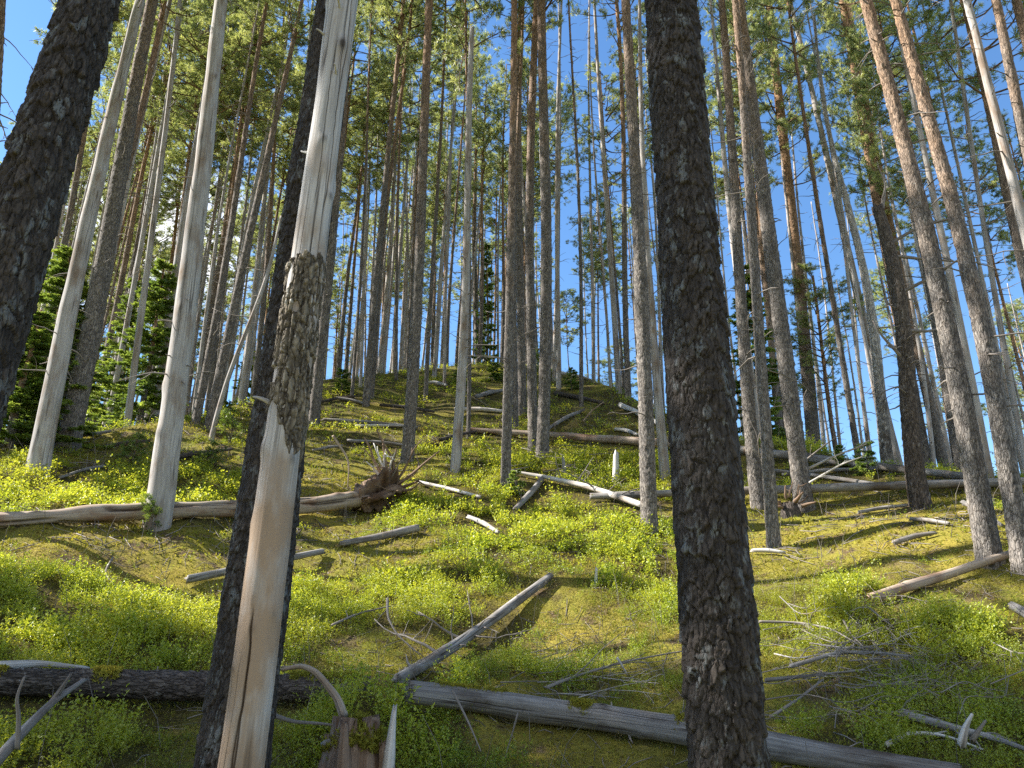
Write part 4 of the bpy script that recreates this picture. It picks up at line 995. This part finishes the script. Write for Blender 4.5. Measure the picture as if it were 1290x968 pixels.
for (a, b, w, mt, lab) in [((408, 534), (524, 543), 5, 'log_grey', 'thin grey log behind the pine beside the peeled trunk'), ((575, 520), (634, 522), 6, 'log_white', 'pale log behind the broken topped dead tree'),
        ((536, 486), (562, 488), 5, 'log_white', 'short pale log on the ridge by the bleached stems'), ((600, 504), (636, 495), 6, 'log_grey', 'grey log on the ridge left of the centre pines'),
        ((700, 474), (762, 485), 5, 'log_white', 'pale log along the skyline right of the tall pale dead tree'), ((782, 516), (832, 540), 7, 'log_white', 'pale log dipping behind the tall orange pine'),
        ((776, 545), (802, 551), 5, 'log_white', 'short white log left of the tall orange pine'), ((425, 505), (460, 512), 4, 'log_grey', 'grey log at the feet of the twin dark pines'),
        ((450, 541), (505, 541), 4, 'log_white', 'white thin log left of the forked dark pine'), ((930, 540), (1000, 560), 5, 'log_grey', 'grey log by the dark spruce at right'),
        ((1195, 580), (1250, 596), 5, 'log_grey', 'grey log among the right hand pines'), ((395, 572), (430, 566), 4, 'log_grey', 'short stick log right of the peeled trunk'),
        ((1130, 690), (1175, 678), 7, 'log_grey', 'short crooked branch log on the yellow moss at right'), ((1150, 660), (1195, 665), 6, 'log_grey', 'half sunken log near the ragged snapped pine'),
        ((950, 700), (985, 702), 6, 'log_white', 'pale wood piece at the foot of the dark slim curved pine'), ((1215, 640), (1262, 668), 6, 'log_grey', 'grey log between the two thick pines at right'),
        ((945, 596), (1120, 618), 6, 'log_grey', 'thin dark log just above the long level grey log, near the bright orange pine'), ((990, 603), (1105, 596), 5, 'log_grey', 'thin log lying crosswise in the branch tangle behind the long level log'),
        ((1000, 575), (1090, 590), 5, 'log_bark', 'dark thin log above the branch tangle at right'), ((690, 545), (735, 520), 5, 'log_grey', 'log slanting up to the dark hollow on the ridge'),
        ((555, 560), (600, 548), 5, 'log_bark', 'dark log behind the tall broken topped dead tree'), ((405, 510), (445, 503), 4, 'log_bark', 'dark log on the left shoulder of the ridge'),
        ((205, 585), (290, 572), 6, 'log_bark', 'dark log in the shade behind the grey dead trunk by the tan log'), ((130, 568), (185, 560), 5, 'log_bark', 'dark low log left of the slanting pines'),
        ((700, 500), (760, 512), 6, 'log_bark', 'dark log below the dark hollow on the ridge'), ((440, 560), (520, 566), 5, 'log_grey', 'thin grey log above the uprooted stump'),
        ((1085, 650), (1140, 642), 5, 'log_grey', 'short log left of the ragged snapped pine'), ((480, 515), (545, 522), 5, 'log_bark', 'dark log crossing behind the forked dark pine'),
        ((1278, 775), (1300, 790), 12, 'log_grey', 'log end at the right edge below the slanting log')]:
    fallen('fallen_log', [a, ((a[0] + b[0]) / 2, (a[1] + b[1]) / 2 - 1), b], [w, w * 1.1, w * .8], lab, mt, m=14, lift=1.0)

def moss_on(root, Q, RR, spans, n):
    rm = np.random.default_rng(len(Q)); org_ = np.array(root.location); Cn = []
    for (f0, f1) in spans:
        k = (rm.uniform(f0, f1, n) * (len(Q) - 1)).astype(int); a_ = rm.normal(size=n) * .55 + math.pi / 2
        t_ = unit(Q[-1] - Q[0]); sd_ = unit(np.cross(t_, [0, 0, 1.0])); up_ = np.cross(sd_, t_)
        Cn.append(Q[k] - org_ + (np.cos(a_)[:, None] * sd_ + np.sin(a_)[:, None] * up_) * RR[k][:, None] * 1.0)
    Cn = np.concatenate(Cn); mb = MB()
    needles(mb, Cn, np.tile([0, 0, 1.0], (len(Cn), 1)), 6, .026, .005, 1.0, 0, None, rm)
    mb.obj('moss', [M['mossb']], root)
moss_on(LOGA[0], LOGA[1], LOGA[2], [(.02, .10), (.30, .36), (.8, .99)], 700)
moss_on(LOGB[0], LOGB[1], LOGB[2], [(.05, .2), (.34, .38), (.55, .6)], 500)

# the root plate of the tan log: a torn disc of soil with crooked roots
rp = np.random.default_rng(21)
org = np.array(ROOTLOG.location); rc = RQ[-1] - org + np.array([0.10, 0.02, 0.12]); ax = unit(RQ[-1] - RQ[-12])
mb = MB()
tube(mb, np.array([rc - ax * 0.5 - [0, 0, .12], rc - ax * 0.25 - [0, 0, .06], rc - ax * .06, rc + ax * 0.1, rc + ax * 0.16]), [RRR[-1] * 1.02, 0.17, 0.27, 0.22, 0.06], 72,
     lambda af, s, th: (0.16 * (vnoise(af * 11, s * 14, 3, 11) - 0.5) + 0.09 * np.cos(5 * th + 1) + 0.05 * (vnoise(af * 30, s * 40, 6, 30) - .5), 0.1 + 0.6 * vnoise(af * 20, s * 25, 4, 20)), 0, 0.3, 0.4, (True, True), 0.015, 0.08)
rpo = mb.obj('root_plate', [M['rotten']], ROOTLOG)
def roots(parent, c, dirs, mat='rotten', sub=1):
    for (d, L, r) in dirs:
        mb = MB(); d = unit(np.array(d, float)); twig_shape(mb, c + d * 0.16, d, L, r, rp, 0, -0.05, sub, 7, 0)
        mb.obj('root', [M[mat]], parent)
roots(rpo, rc, [((-.25, -.3, 1), .62, .035), ((-.45, -.1, .8), .75, .03), ((.05, -.4, 1), .5, .03), ((.5, -.1, 1.3), .85, .03), ((1, -.3, .5), .85, .028), ((1, -.2, .1), .55, .03), ((.3, -.9, -.25), .55, .018),
        ((.7, -.6, -.3), .5, .03), ((0, -.7, .6), .35, .045), ((-.3, -.8, .2), .3, .04), ((.5, .2, .7), .6, .025)])
roots(rpo, rc, [((-.35, -.35, 1), .6, .028), ((-.1, -.5, .9), .45, .022), ((-.2, -.6, 1.2), .5, .02), ((-.5, -.4, .7), .4, .025)], 'log_white', 2)
for k in range(16):
    a_ = rp.uniform(0, 6.28); side_ = unit(np.cross(ax, [0, 0, 1.0]))
    roots(rpo, rc + rp.normal(size=3) * .06, [(side_ * math.cos(a_) + np.array([0, 0, 1.0]) * math.sin(a_) + ax * rp.uniform(-.2, .6), rp.uniform(.15, .45), rp.uniform(.008, .022))], 'twig' if k % 3 else 'rotten', 1)

# ------------------------------------------------------------------ stumps
def stump(u, v, wpx, hpx, label, mat, name='stump', cat='stump', lean=0.0, m=40):
    _seed[0] += 7; sd = _seed[0]
    p = spot(u, v); r = 0.5 * wpx / FPX * depth(p); h = hpx / FPX * depth(p)
    root = thing(name, label, cat, p, 'stumps')
    mb = MB(); tube(mb, np.array([[0, 0, -0.1], [lean * .5 * h, 0, h * .5], [lean * h, 0, h]]), [r * 1.15, r, r * .8], m, wood_disp(r, sd, 0.2, 9, h, 0.22), 0, None, 0.5, (True, True), 0.015, h * 0.35)
    mb.obj('stem', [M[mat]], root)
    return root, p, r, h
stump(776, 607, 9, 32, 'thin white broken stub left of the tall orange pine', 'log_white', 'broken_stub', 'stub', 0.05, 16)
stump(712, 600, 5, 20, 'tiny grey stub right of the paired centre pines', 'log_grey', 'broken_stub', 'stub', -0.1, 12)
stump(750, 738, 4, 18, 'small pale stub standing in the blueberries at the centre', 'log_white', 'broken_stub', 'stub', 0.1, 10)
st, sp_, sr_, sh_ = stump(448, 985, 74, 58, 'rotten mossy stump at the bottom edge with pale split wood', 'rotten', m=70)
mb = MB()
for k in range(15):                                             # split slabs standing round the rotten heart
    a_ = k / 15 * 6.283 + rs.uniform(-.15, .15); q_ = sr_ * rs.uniform(.8, 1.15); hh = sh_ * rs.uniform(.45, 1.25)
    c_ = np.array([math.cos(a_), math.sin(a_), 0])
    tube(mb, np.array([c_ * q_ * 1.15 - [0, 0, .1], c_ * q_ + [0, 0, hh * .5], c_ * q_ * rs.uniform(.8, 1.0) + [rs.normal() * .02, rs.normal() * .02, hh]]), [.05, .042, .022], 14, wood_disp(.045, 60 + k, 0, 6, hh, .25), 0, .5, float(rs.uniform(.2, .9)), (True, True), .015, .07)
mb.obj('splinters', [M['rotten']], st)
mb = MB()
uu, vv_ = np.meshgrid(np.linspace(0, 1, 14), np.linspace(0, 6.2832, 41)[:-1], indexing='ij')
hz = sh_ * (.72 + .38 * (1 - uu ** 2)) + .05 * (vnoise(np.cos(vv_) * uu * 4 + 9, np.sin(vv_) * uu * 4 + 9, 4) - .5)
PV = np.stack([np.cos(vv_) * uu * sr_ * 1.02, np.sin(vv_) * uu * sr_ * 1.02, hz], -1).reshape(-1, 3)
ii = np.arange(13)[:, None] * 40; jj = np.arange(40)[None, :]; j2 = (jj + 1) % 40
mb.add(PV, [np.stack([ii + jj, ii + 40 + jj, ii + 40 + j2, ii + j2], -1).reshape(-1, 4)], 1)
pk = rs.integers(len(PV), size=2600)
needles(mb, PV[pk] + rs.normal(size=(2600, 3)) * .012, np.tile([0, 0, 1.0], (2600, 1)), 6, 0.03, 0.006, 0.9, 0)
mb.obj('moss_cap', [M['mossb'], M['ground']], st)
mb = MB(); tube(mb, np.array([[.17, -.10, -.1], [.19, -.12, .15], [.20, -.10, .33]]), [.035, .03, .015], 14, wood_disp(.035, 9, 0, 4, .4, .15), 0, .6, .5, (True, True), .02, .06)
o = mb.obj('split_wood', [M['log_white']], st); o['label'] = 'pale upright splinter of the stump'
st2, sp2, sr2, sh2 = stump(996, 650, 22, 13, 'dark upturned root stump at the foot of the bright orange pine', 'log_bark')
roots(st2, np.array([0, 0, sh2 * .7]), [((-1, -.4, .3), .22, .03), ((.8, -.5, .1), .2, .03), ((.2, -.8, .4), .2, .035), ((-.4, -.6, 1), .18, .025), ((.5, -.4, .9), .2, .02), ((-.8, -.6, .0), .18, .02), ((0, -.3, 1), .22, .018), ((.9, .2, .5), .2, .016)])

# ------------------------------------------------------------------ dead branches lying about
def branch(pts, r0, label, mat='twig', sub=4, group='dead branches lying on the forest floor', name='dead_branch', lift=0.03, dist=None, seed=None, d2=None):
    _seed[0] += 7; rg = np.random.default_rng(seed or _seed[0])
    Wp = []
    for k, (u, v) in enumerate(pts):
        if dist: p = at(u, v, dist + (0 if d2 is None else (d2 - dist) * k / (len(pts) - 1)))
        else:
            p = spot(u, v); p[2] += lift + r0
        Wp.append(p)
    Wp = np.array(Wp); org = Wp[0].copy()
    mb = MB(); Q, RR, s = resample(Wp - org, np.linspace(r0, r0 * 0.4, len(Wp)), 0.02)
    tube(mb, Q, RR, 9, wood_disp(r0, _seed[0], 0, 6, s[-1], 0.15), 0, 0.5, 0.55, (True, True), None, r0 * 1.5, _seed[0])
    for k in range(sub):
        q = rg.integers(max(1, len(Q) // 6), len(Q) - 1)
        d = unit(unit(Q[q] - Q[q - 1]) + rg.normal(size=3) * np.array([.6, .6, .45]))
        twig_shape(mb, Q[q], d, s[-1] * rg.uniform(0.12, 0.4), RR[q] * 0.55, rg, 0, 0.1, 1, 5, 1)
    o = mb.obj(name, [M[mat]], None, True, org)
    return tag(o, label, 'branch', group)
branch([(432, 900), (425, 880), (398, 846), (380, 838), (358, 843)], 0.024, 'bent brown branch arching up beside the mossy stump', 'log_tan', 1, dist=4.75, d2=4.9)
branch([(345, 902), (370, 910), (405, 912), (436, 916)], 0.012, 'thin pale branch reaching from the peeled trunk to the mossy stump', 'twig', 1, dist=4.6)
branch([(410, 937), (428, 925), (445, 912)], 0.018, 'short grey branch end left of the mossy stump', 'log_grey', 0, dist=4.6)
branch([(-10, 965), (30, 920), (65, 885), (104, 858)], 0.030, 'forked grey branch slanting up at the lower left', 'log_grey', 0, dist=4.55, d2=5.1)
branch([(22, 940), (24, 900), (20, 880), (30, 855)], 0.014, 'upright dark branch crossing the forked grey one', 'twig', 0, dist=4.6)
branch([(60, 892), (78, 868), (88, 852)], 0.018, 'broken branch tip beside the fork at the lower left', 'log_grey', 0, dist=4.95)
branch([(-5, 872), (40, 868), (100, 872)], 0.03, 'splintered pale wood lying at the left end of the bark covered log', 'log_white', 2, lift=0.12)
branch([(40, 852), (70, 856), (75, 862)], 0.014, 'curved pale twig behind the splintered wood at left', 'log_white', 1)
branch([(418, 805), (450, 790), (490, 780)], 0.012, 'thin grey branch left of the propped slanting log', 'twig', 2, lift=0.1)
branch([(488, 755), (488, 778), (500, 800), (525, 822)], 0.012, 'forked bare branch standing left of the propped slanting log', 'twig', 3, dist=6.3, d2=5.9)
branch([(140, 715), (128, 735), (150, 760)], 0.010, 'bent dark twig in the blueberries at left', 'twig', 1, lift=0.08)
branch([(570, 870), (590, 910), (605, 945)], 0.008, 'thin curved twig leaning over the weathered grey log', 'twig', 1, dist=4.9, d2=4.75)
branch([(652, 900), (645, 925), (636, 955)], 0.006, 'hair thin twig hanging over the middle of the weathered grey log', 'twig', 0, dist=4.85)
branch([(1000, 862), (1060, 845), (1110, 846), (1150, 850)], 0.016, 'pale long branch lying across the brush heap', 'log_grey', 3, lift=0.10)
branch([(968, 880), (1040, 873), (1090, 868)], 0.014, 'pale lower branch pointing out from the thickest trunk', 'log_grey', 3, lift=0.10)
branch([(960, 805), (1010, 806), (1050, 815), (1090, 840)], 0.012, 'grey branch at the top of the brush heap', 'twig', 4, lift=0.12)
branch([(690, 885), (730, 868), (790, 850), (850, 838), (880, 835)], 0.012, 'curved grey branch lying left of the thickest trunk', 'twig', 5, lift=0.08)
branch([(778, 830), (790, 850)], 0.010, 'short upright stick left of the thickest trunk', 'log_white', 0, dist=6.2)
branch([(1142, 922), (1200, 938), (1260, 955), (1310, 975)], 0.028, 'thick pale branch in the lower right corner', 'log_grey', 3, lift=0.06)
branch([(1212, 935), (1216, 915), (1222, 905)], 0.024, 'pale broken knob standing on the thick corner branch', 'log_white', 0, dist=4.75)
branch([(1226, 930), (1240, 910)], 0.016, 'dark broken knob right of the pale knob', 'twig', 0, dist=4.75)
branch([(1120, 955), (1150, 940), (1190, 942), (1240, 962)], 0.014, 'wavy pale branch in front of the thick corner branch', 'log_white', 2, lift=0.05)
branch([(1065, 800), (1075, 820), (1090, 835)], 0.009, 'thin bent stick behind the brush heap', 'twig', 1, lift=0.1)
branch([(1095, 785), (1130, 815)], 0.009, 'straight thin stick slanting behind the brush heap', 'twig', 1, lift=0.12)
branch([(975, 930), (1010, 905), (1040, 880)], 0.012, 'dark branch slanting up beside the foot of the thickest trunk', 'twig', 2, lift=0.1)
branch([(1010, 595), (1050, 575), (1090, 560)], 0.02, 'pale bare branch jutting over the grey logs at right', 'log_white', 4, dist=11.5)
branch([(1015, 580), (1040, 560), (1062, 545)], 0.014, 'thin bare branch rising by the orange brown pine', 'twig', 3, dist=12)
branch([(1020, 608), (1060, 585), (1085, 576)], 0.016, 'crooked bare branch below the pale jutting one', 'log_white', 3, dist=11)
branch([(735, 530), (745, 518), (760, 507)], 0.02, 'curved pale branch on the dark hollow near the ridge', 'log_tan', 2, dist=17)
branch([(420, 550), (440, 580), (438, 615)], 0.018, 'bent dry branch standing left of the uprooted stump', 'log_tan', 1, dist=12)
branch([(452, 480), (440, 470), (425, 468)], 0.02, 'curved bare branch on the ridge left of the twin dark pines', 'twig', 2, dist=21)
for k in range(54):
    rg = np.random.default_rng(700 + k)
    u, v = 1080 + rg.normal() * 95, 862 + rg.normal() * 38
    if u < 975 and v > 0: u = 985 + rg.uniform(0, 120)
    a = rg.uniform(-1.3, 1.3) if k % 2 else rg.uniform(-.6, .3); L = rg.uniform(25, 80)
    branch([(u - L * math.cos(a), v + L * .35 * math.sin(a)), (u - L * .3, v + rg.normal() * 9), (u + L * .35, v + rg.normal() * 9), (u + L * math.cos(a), v - L * .35 * math.sin(a))], rg.uniform(0.0025, 0.006), 'one of the many thin grey sticks tangled in the brush heap at right', 'twig' if k % 5 else 'silver', 6, 'tangled sticks of the brush heap', lift=rg.uniform(0.02, 0.16))
for k in range(18):
    rg = np.random.default_rng(760 + k)
    u, v = 780 + rg.normal() * 55, 865 + rg.normal() * 22
    a = rg.uniform(-.7, 1.0); L = rg.uniform(20, 60)
    branch([(u - L * math.cos(a), v + L * .4 * math.sin(a)), (u, v + rg.normal() * 7), (u + L * math.cos(a), v - L * .4 * math.sin(a))], rg.uniform(0.003, 0.006), 'one of the thin grey sticks strewn on the moss left of the thickest trunk', 'twig' if k % 3 else 'silver', 4, 'sticks left of the thickest trunk', lift=rg.uniform(0.02, 0.10))
for k in range(16):
    rg = np.random.default_rng(800 + k)
    u, v = 700 + rg.normal() * 40, 590 + rg.normal() * 10
    a = rg.uniform(-1.2, 1.2); L = rg.uniform(10, 26)
    branch([(u - L * math.cos(a), v + L * .4 * math.sin(a)), (u, v), (u + L * math.cos(a), v - L * .4 * math.sin(a))], 0.008, 'one of the many grey sticks scattered below the paired centre pines', 'twig', 3, 'sticks below the centre pines', lift=rg.uniform(0.05, 0.25))

# ------------------------------------------------------------------ ground cover (nobody could count it)
def wedge(n, d0, d1, rng):
    az = np.radians(rng.uniform(-39, 39, n)); d = np.sqrt(rng.uniform(d0 ** 2, d1 ** 2, n))
    return np.sin(az) * d, np.cos(az) * d, d
def leaf_quads(c, ax, nrm, l, w):
    sd = np.cross(ax, nrm)
    l, w = np.reshape(l, (-1, 1)), np.reshape(w, (-1, 1))
    return np.stack([c, c + ax * l * 0.5 + sd * w * 0.5 + nrm * w * 0.12, c + ax * l, c + ax * l * 0.5 - sd * w * 0.5 + nrm * w * 0.12], 1)
def sprig(rng, nleaf, h, ll, stems=3, narrow=0.62, upright=0.75):
    V = []
    for k in range(nleaf):
        b = rng.integers(stems); az = b * 6.283 / stems + 0.4
        t = rng.uniform(0.3, 1.0); lean = 0.55
        stem = np.array([math.cos(az) * lean * t * h * 0.7, math.sin(az) * lean * t * h * 0.7, h * t * (0.75 + 0.25 * math.cos(b))])
        la = rng.uniform(0, 6.283); axv = unit(np.array([math.cos(la), math.sin(la), rng.uniform(-0.1, upright * 2)]))
        nr = unit(np.cross(axv, unit(np.cross(np.array([0, 0, 1.0]) + rng.normal(size=3) * 0.5, axv))))
        V.append(leaf_quads((stem + axv * 0.004)[None], axv[None], nr[None], ll * rng.uniform(.7, 1.25), ll * narrow * rng.uniform(.8, 1.2))[0])
    return np.array(V)
def scatter(mb, X, Y, Zg, tmpl, scl, rng, tone, mat=0):
    """stamp sprig templates; each becomes real leaf faces"""
    kk = rng.integers(len(tmpl), size=len(X))
    for t in range(len(tmpl)):
        ids = np.nonzero(kk == t)[0]
        if not len(ids): continue
        a = rng.uniform(0, 6.283, len(ids)); c, s = np.cos(a)[:, None], np.sin(a)[:, None]
        v = tmpl[t].reshape(-1, 3); sc = scl[ids][:, None]
        lx, ly = rng.normal(size=(2, len(ids), 1)) * 0.18
        zz = v[None, :, 2] * sc
        P = np.stack([(v[None, :, 0] * c - v[None, :, 1] * s) * sc + X[ids][:, None] + lx * zz, (v[None, :, 0] * s + v[None, :, 1] * c) * sc + Y[ids][:, None] + ly * zz, zz + Zg[ids][:, None]], -1).reshape(-1, 3)
        q = np.arange(len(P)).reshape(-1, 4)
        tn = np.clip(np.repeat(tone[ids], len(v) // 4) + rng.normal(size=len(q)) * 0.16, 0, 1)
        mb.add(P, [q], mat, None, 0, np.repeat(tn, 4))
rg = np.random.default_rng(91)
near_t = [sprig(rg, 36, rg.uniform(.13, .25), 0.0185) for _ in range(16)]
mid_t = [sprig(rg, 17, rg.uniform(.13, .24), 0.029) for _ in range(10)]
far_t = [sprig(rg, 9, rg.uniform(.12, .22), 0.038) for _ in range(8)]
mb = MB()
for (n, d0, d1, tm) in ((34000, 3.9, 8.5, near_t), (44000, 8.5, 14.5, mid_t), (52000, 14.5, 32, far_t)):
    x, y, d = wedge(n, d0, d1, rg); cv = cover(x, y)
    ok = rg.random(n) < (sstep(0.31, 0.56, cv) * 0.88 + 0.11) * sstep(.22, .5, vnoise(x / .17, y / .17, 44))
    ok &= np.array([(int(math.floor(a / .1)), int(math.floor(b / .1))) not in CLEAR for a, b in zip(x, y)])
    x, y, cv = x[ok], y[ok], cv[ok]
    scatter(mb, x, y, ground_h(x, y) - 0.015, tm, (0.55 + 0.7 * sstep(.4, .8, cv)) * (0.42 + 0.75 * vnoise(x / .21, y / .21, 45)) * rg.uniform(.65, 1.2, len(x)), rg, np.clip(0.25 + 0.55 * sstep(.4, .85, cv) + rg.normal(size=len(x)) * .2, 0, 1))
tag(mb.obj('blueberry_shrubs', [M['berry']], None, False), 'bright green blueberry shrubs carpeting the slope', 'ground cover', None, 'stuff')
near_h = [sprig(rg, 30, rg.uniform(.10, .18), 0.010, 4, 0.4, 1.2) for _ in range(8)]
far_h = [sprig(rg, 12, rg.uniform(.10, .2), 0.022, 4, 0.4, 1.2) for _ in range(6)]
mb = MB()
for (n, d0, d1, tm) in ((12000, 3.9, 9, near_h), (24000, 9, 30, far_h)):
    x, y, d = wedge(n, d0, d1, rg); cv = cover(x, y) - 0.5 * (vnoise(x / .9, y / .9, 61) - 0.5)
    ok = rg.random(n) < sstep(0.62, 0.40, cv) * sstep(.05, .3, cv) * 0.7
    x, y = x[ok], y[ok]
    scatter(mb, x, y, ground_h(x, y) - 0.01, tm, rg.uniform(.7, 1.25, len(x)), rg, rg.uniform(.1, .9, len(x)))
tag(mb.obj('heather', [M['heath']], None, False), 'brownish heather and dry stalks between the blueberries', 'ground cover', None, 'stuff')
mb = MB()
for (n, d0, d1, ln, wd) in ((90000, 3.9, 9, .028, .006), (70000, 9, 18, .045, .013)):
    x, y, d = wedge(n, d0, d1, rg)
    ok = rg.random(n) < 0.25 + 0.75 * sstep(.35, .7, vnoise(x / .5, y / .5, 71))
    x, y = x[ok], y[ok]
    needles(mb, np.stack([x, y, ground_h(x, y) - 0.004], 1), np.tile([0, 0, 1.0], (len(x), 1)), 2, ln, wd, 0.9, 0, np.clip(0.2 + 0.65 * vnoise(x / .7, y / .7, 75) + rg.normal(size=len(x)) * .14, 0, 1), rg)
tag(mb.obj('moss', [M['mossb']], None, False), 'yellow green moss tufts covering the forest floor', 'ground cover', None, 'stuff')
mb = MB()
x, y, d = wedge(4600, 3.9, 18, rg); cv = cover(x, y)
for k in range(len(x)):
    if cv[k] > .66: continue
    a = rg.uniform(0, 6.283); L = rg.uniform(.05, .32) * (1 if d[k] < 9 else 1.5); dx, dy = math.cos(a) * L / 2, math.sin(a) * L / 2
    e = [(x[k] - dx, y[k] - dy), (x[k] + rg.normal() * L * .08, y[k] + rg.normal() * L * .08), (x[k] + dx, y[k] + dy)]
    zz = [gh(*q) + rg.uniform(0.004, 0.03) for q in e]
    tube(mb, np.array([[e[q][0], e[q][1], zz[q]] for q in range(3)]), np.array([1, .9, .6]) * rg.uniform(.0015, .0045) * (1 if d[k] < 9 else 1.4), 4, None, 0, .5, rg.uniform(.2, .9), (True, True), None, 0, k % 50)
tag(mb.obj('twig_litter', [M['twig']], None, True), 'fallen twigs littering the moss', 'ground cover', None, 'stuff')

mb = MB()
x, y, d = wedge(42000, 3.9, 15, rg); ok = rg.random(len(x)) < 0.25 + sstep(.6, .3, cover(x, y)); x, y, d = x[ok], y[ok], d[ok]
a = rg.uniform(0, 6.283, len(x)); axv = np.stack([np.cos(a), np.sin(a), rg.normal(size=len(x)) * .25], 1); axv = unit(axv)
nr = unit(np.cross(axv, unit(np.cross(np.array([0, 0, 1.0]) + rg.normal(size=(len(x), 3)) * .35, axv))))
L = rg.uniform(.008, .035, (len(x), 1)) * np.where(d < 9, 1, 1.5)[:, None]
P = leaf_quads(np.stack([x, y, ground_h(x, y) + rg.uniform(.0, .012, len(x))], 1), axv, nr, L, L * rg.uniform(.15, .6, (len(x), 1)))
mb.add(P.reshape(-1, 3), [np.arange(len(P) * 4).reshape(-1, 4)], 0, None, 0, np.repeat(rg.random(len(x)) ** 1.5, 4))
tag(mb.obj('leaf_litter', [M['litter']], None, False), 'brown leaves, bark chips and needles littering the ground', 'ground cover', None, 'stuff')
mb = MB()
x, y, d = wedge(2600, 4.2, 20, rg); ok = rg.random(len(x)) < 0.6; x, y, d = x[ok], y[ok], d[ok]
for k in range(len(x)):
    h = rg.uniform(.10, .42); b0 = np.array([x[k], y[k], gh(x[k], y[k]) - .01]); dv = rg.normal(size=3) * .28
    tube(mb, np.array([b0, b0 + np.array([dv[0] * h * .3, dv[1] * h * .3, h * .55]), b0 + np.array([dv[0] * h, dv[1] * h, h])]), np.array([.0028, .002, .0012]) * (1 if d[k] < 9 else 1.5), 3, None, 0, .5, rg.uniform(.2, .9), (False, False))
tag(mb.obj('dry_stalks', [M['twig']], None, True), 'thin dry stalks standing among the blueberries', 'ground cover', None, 'stuff')
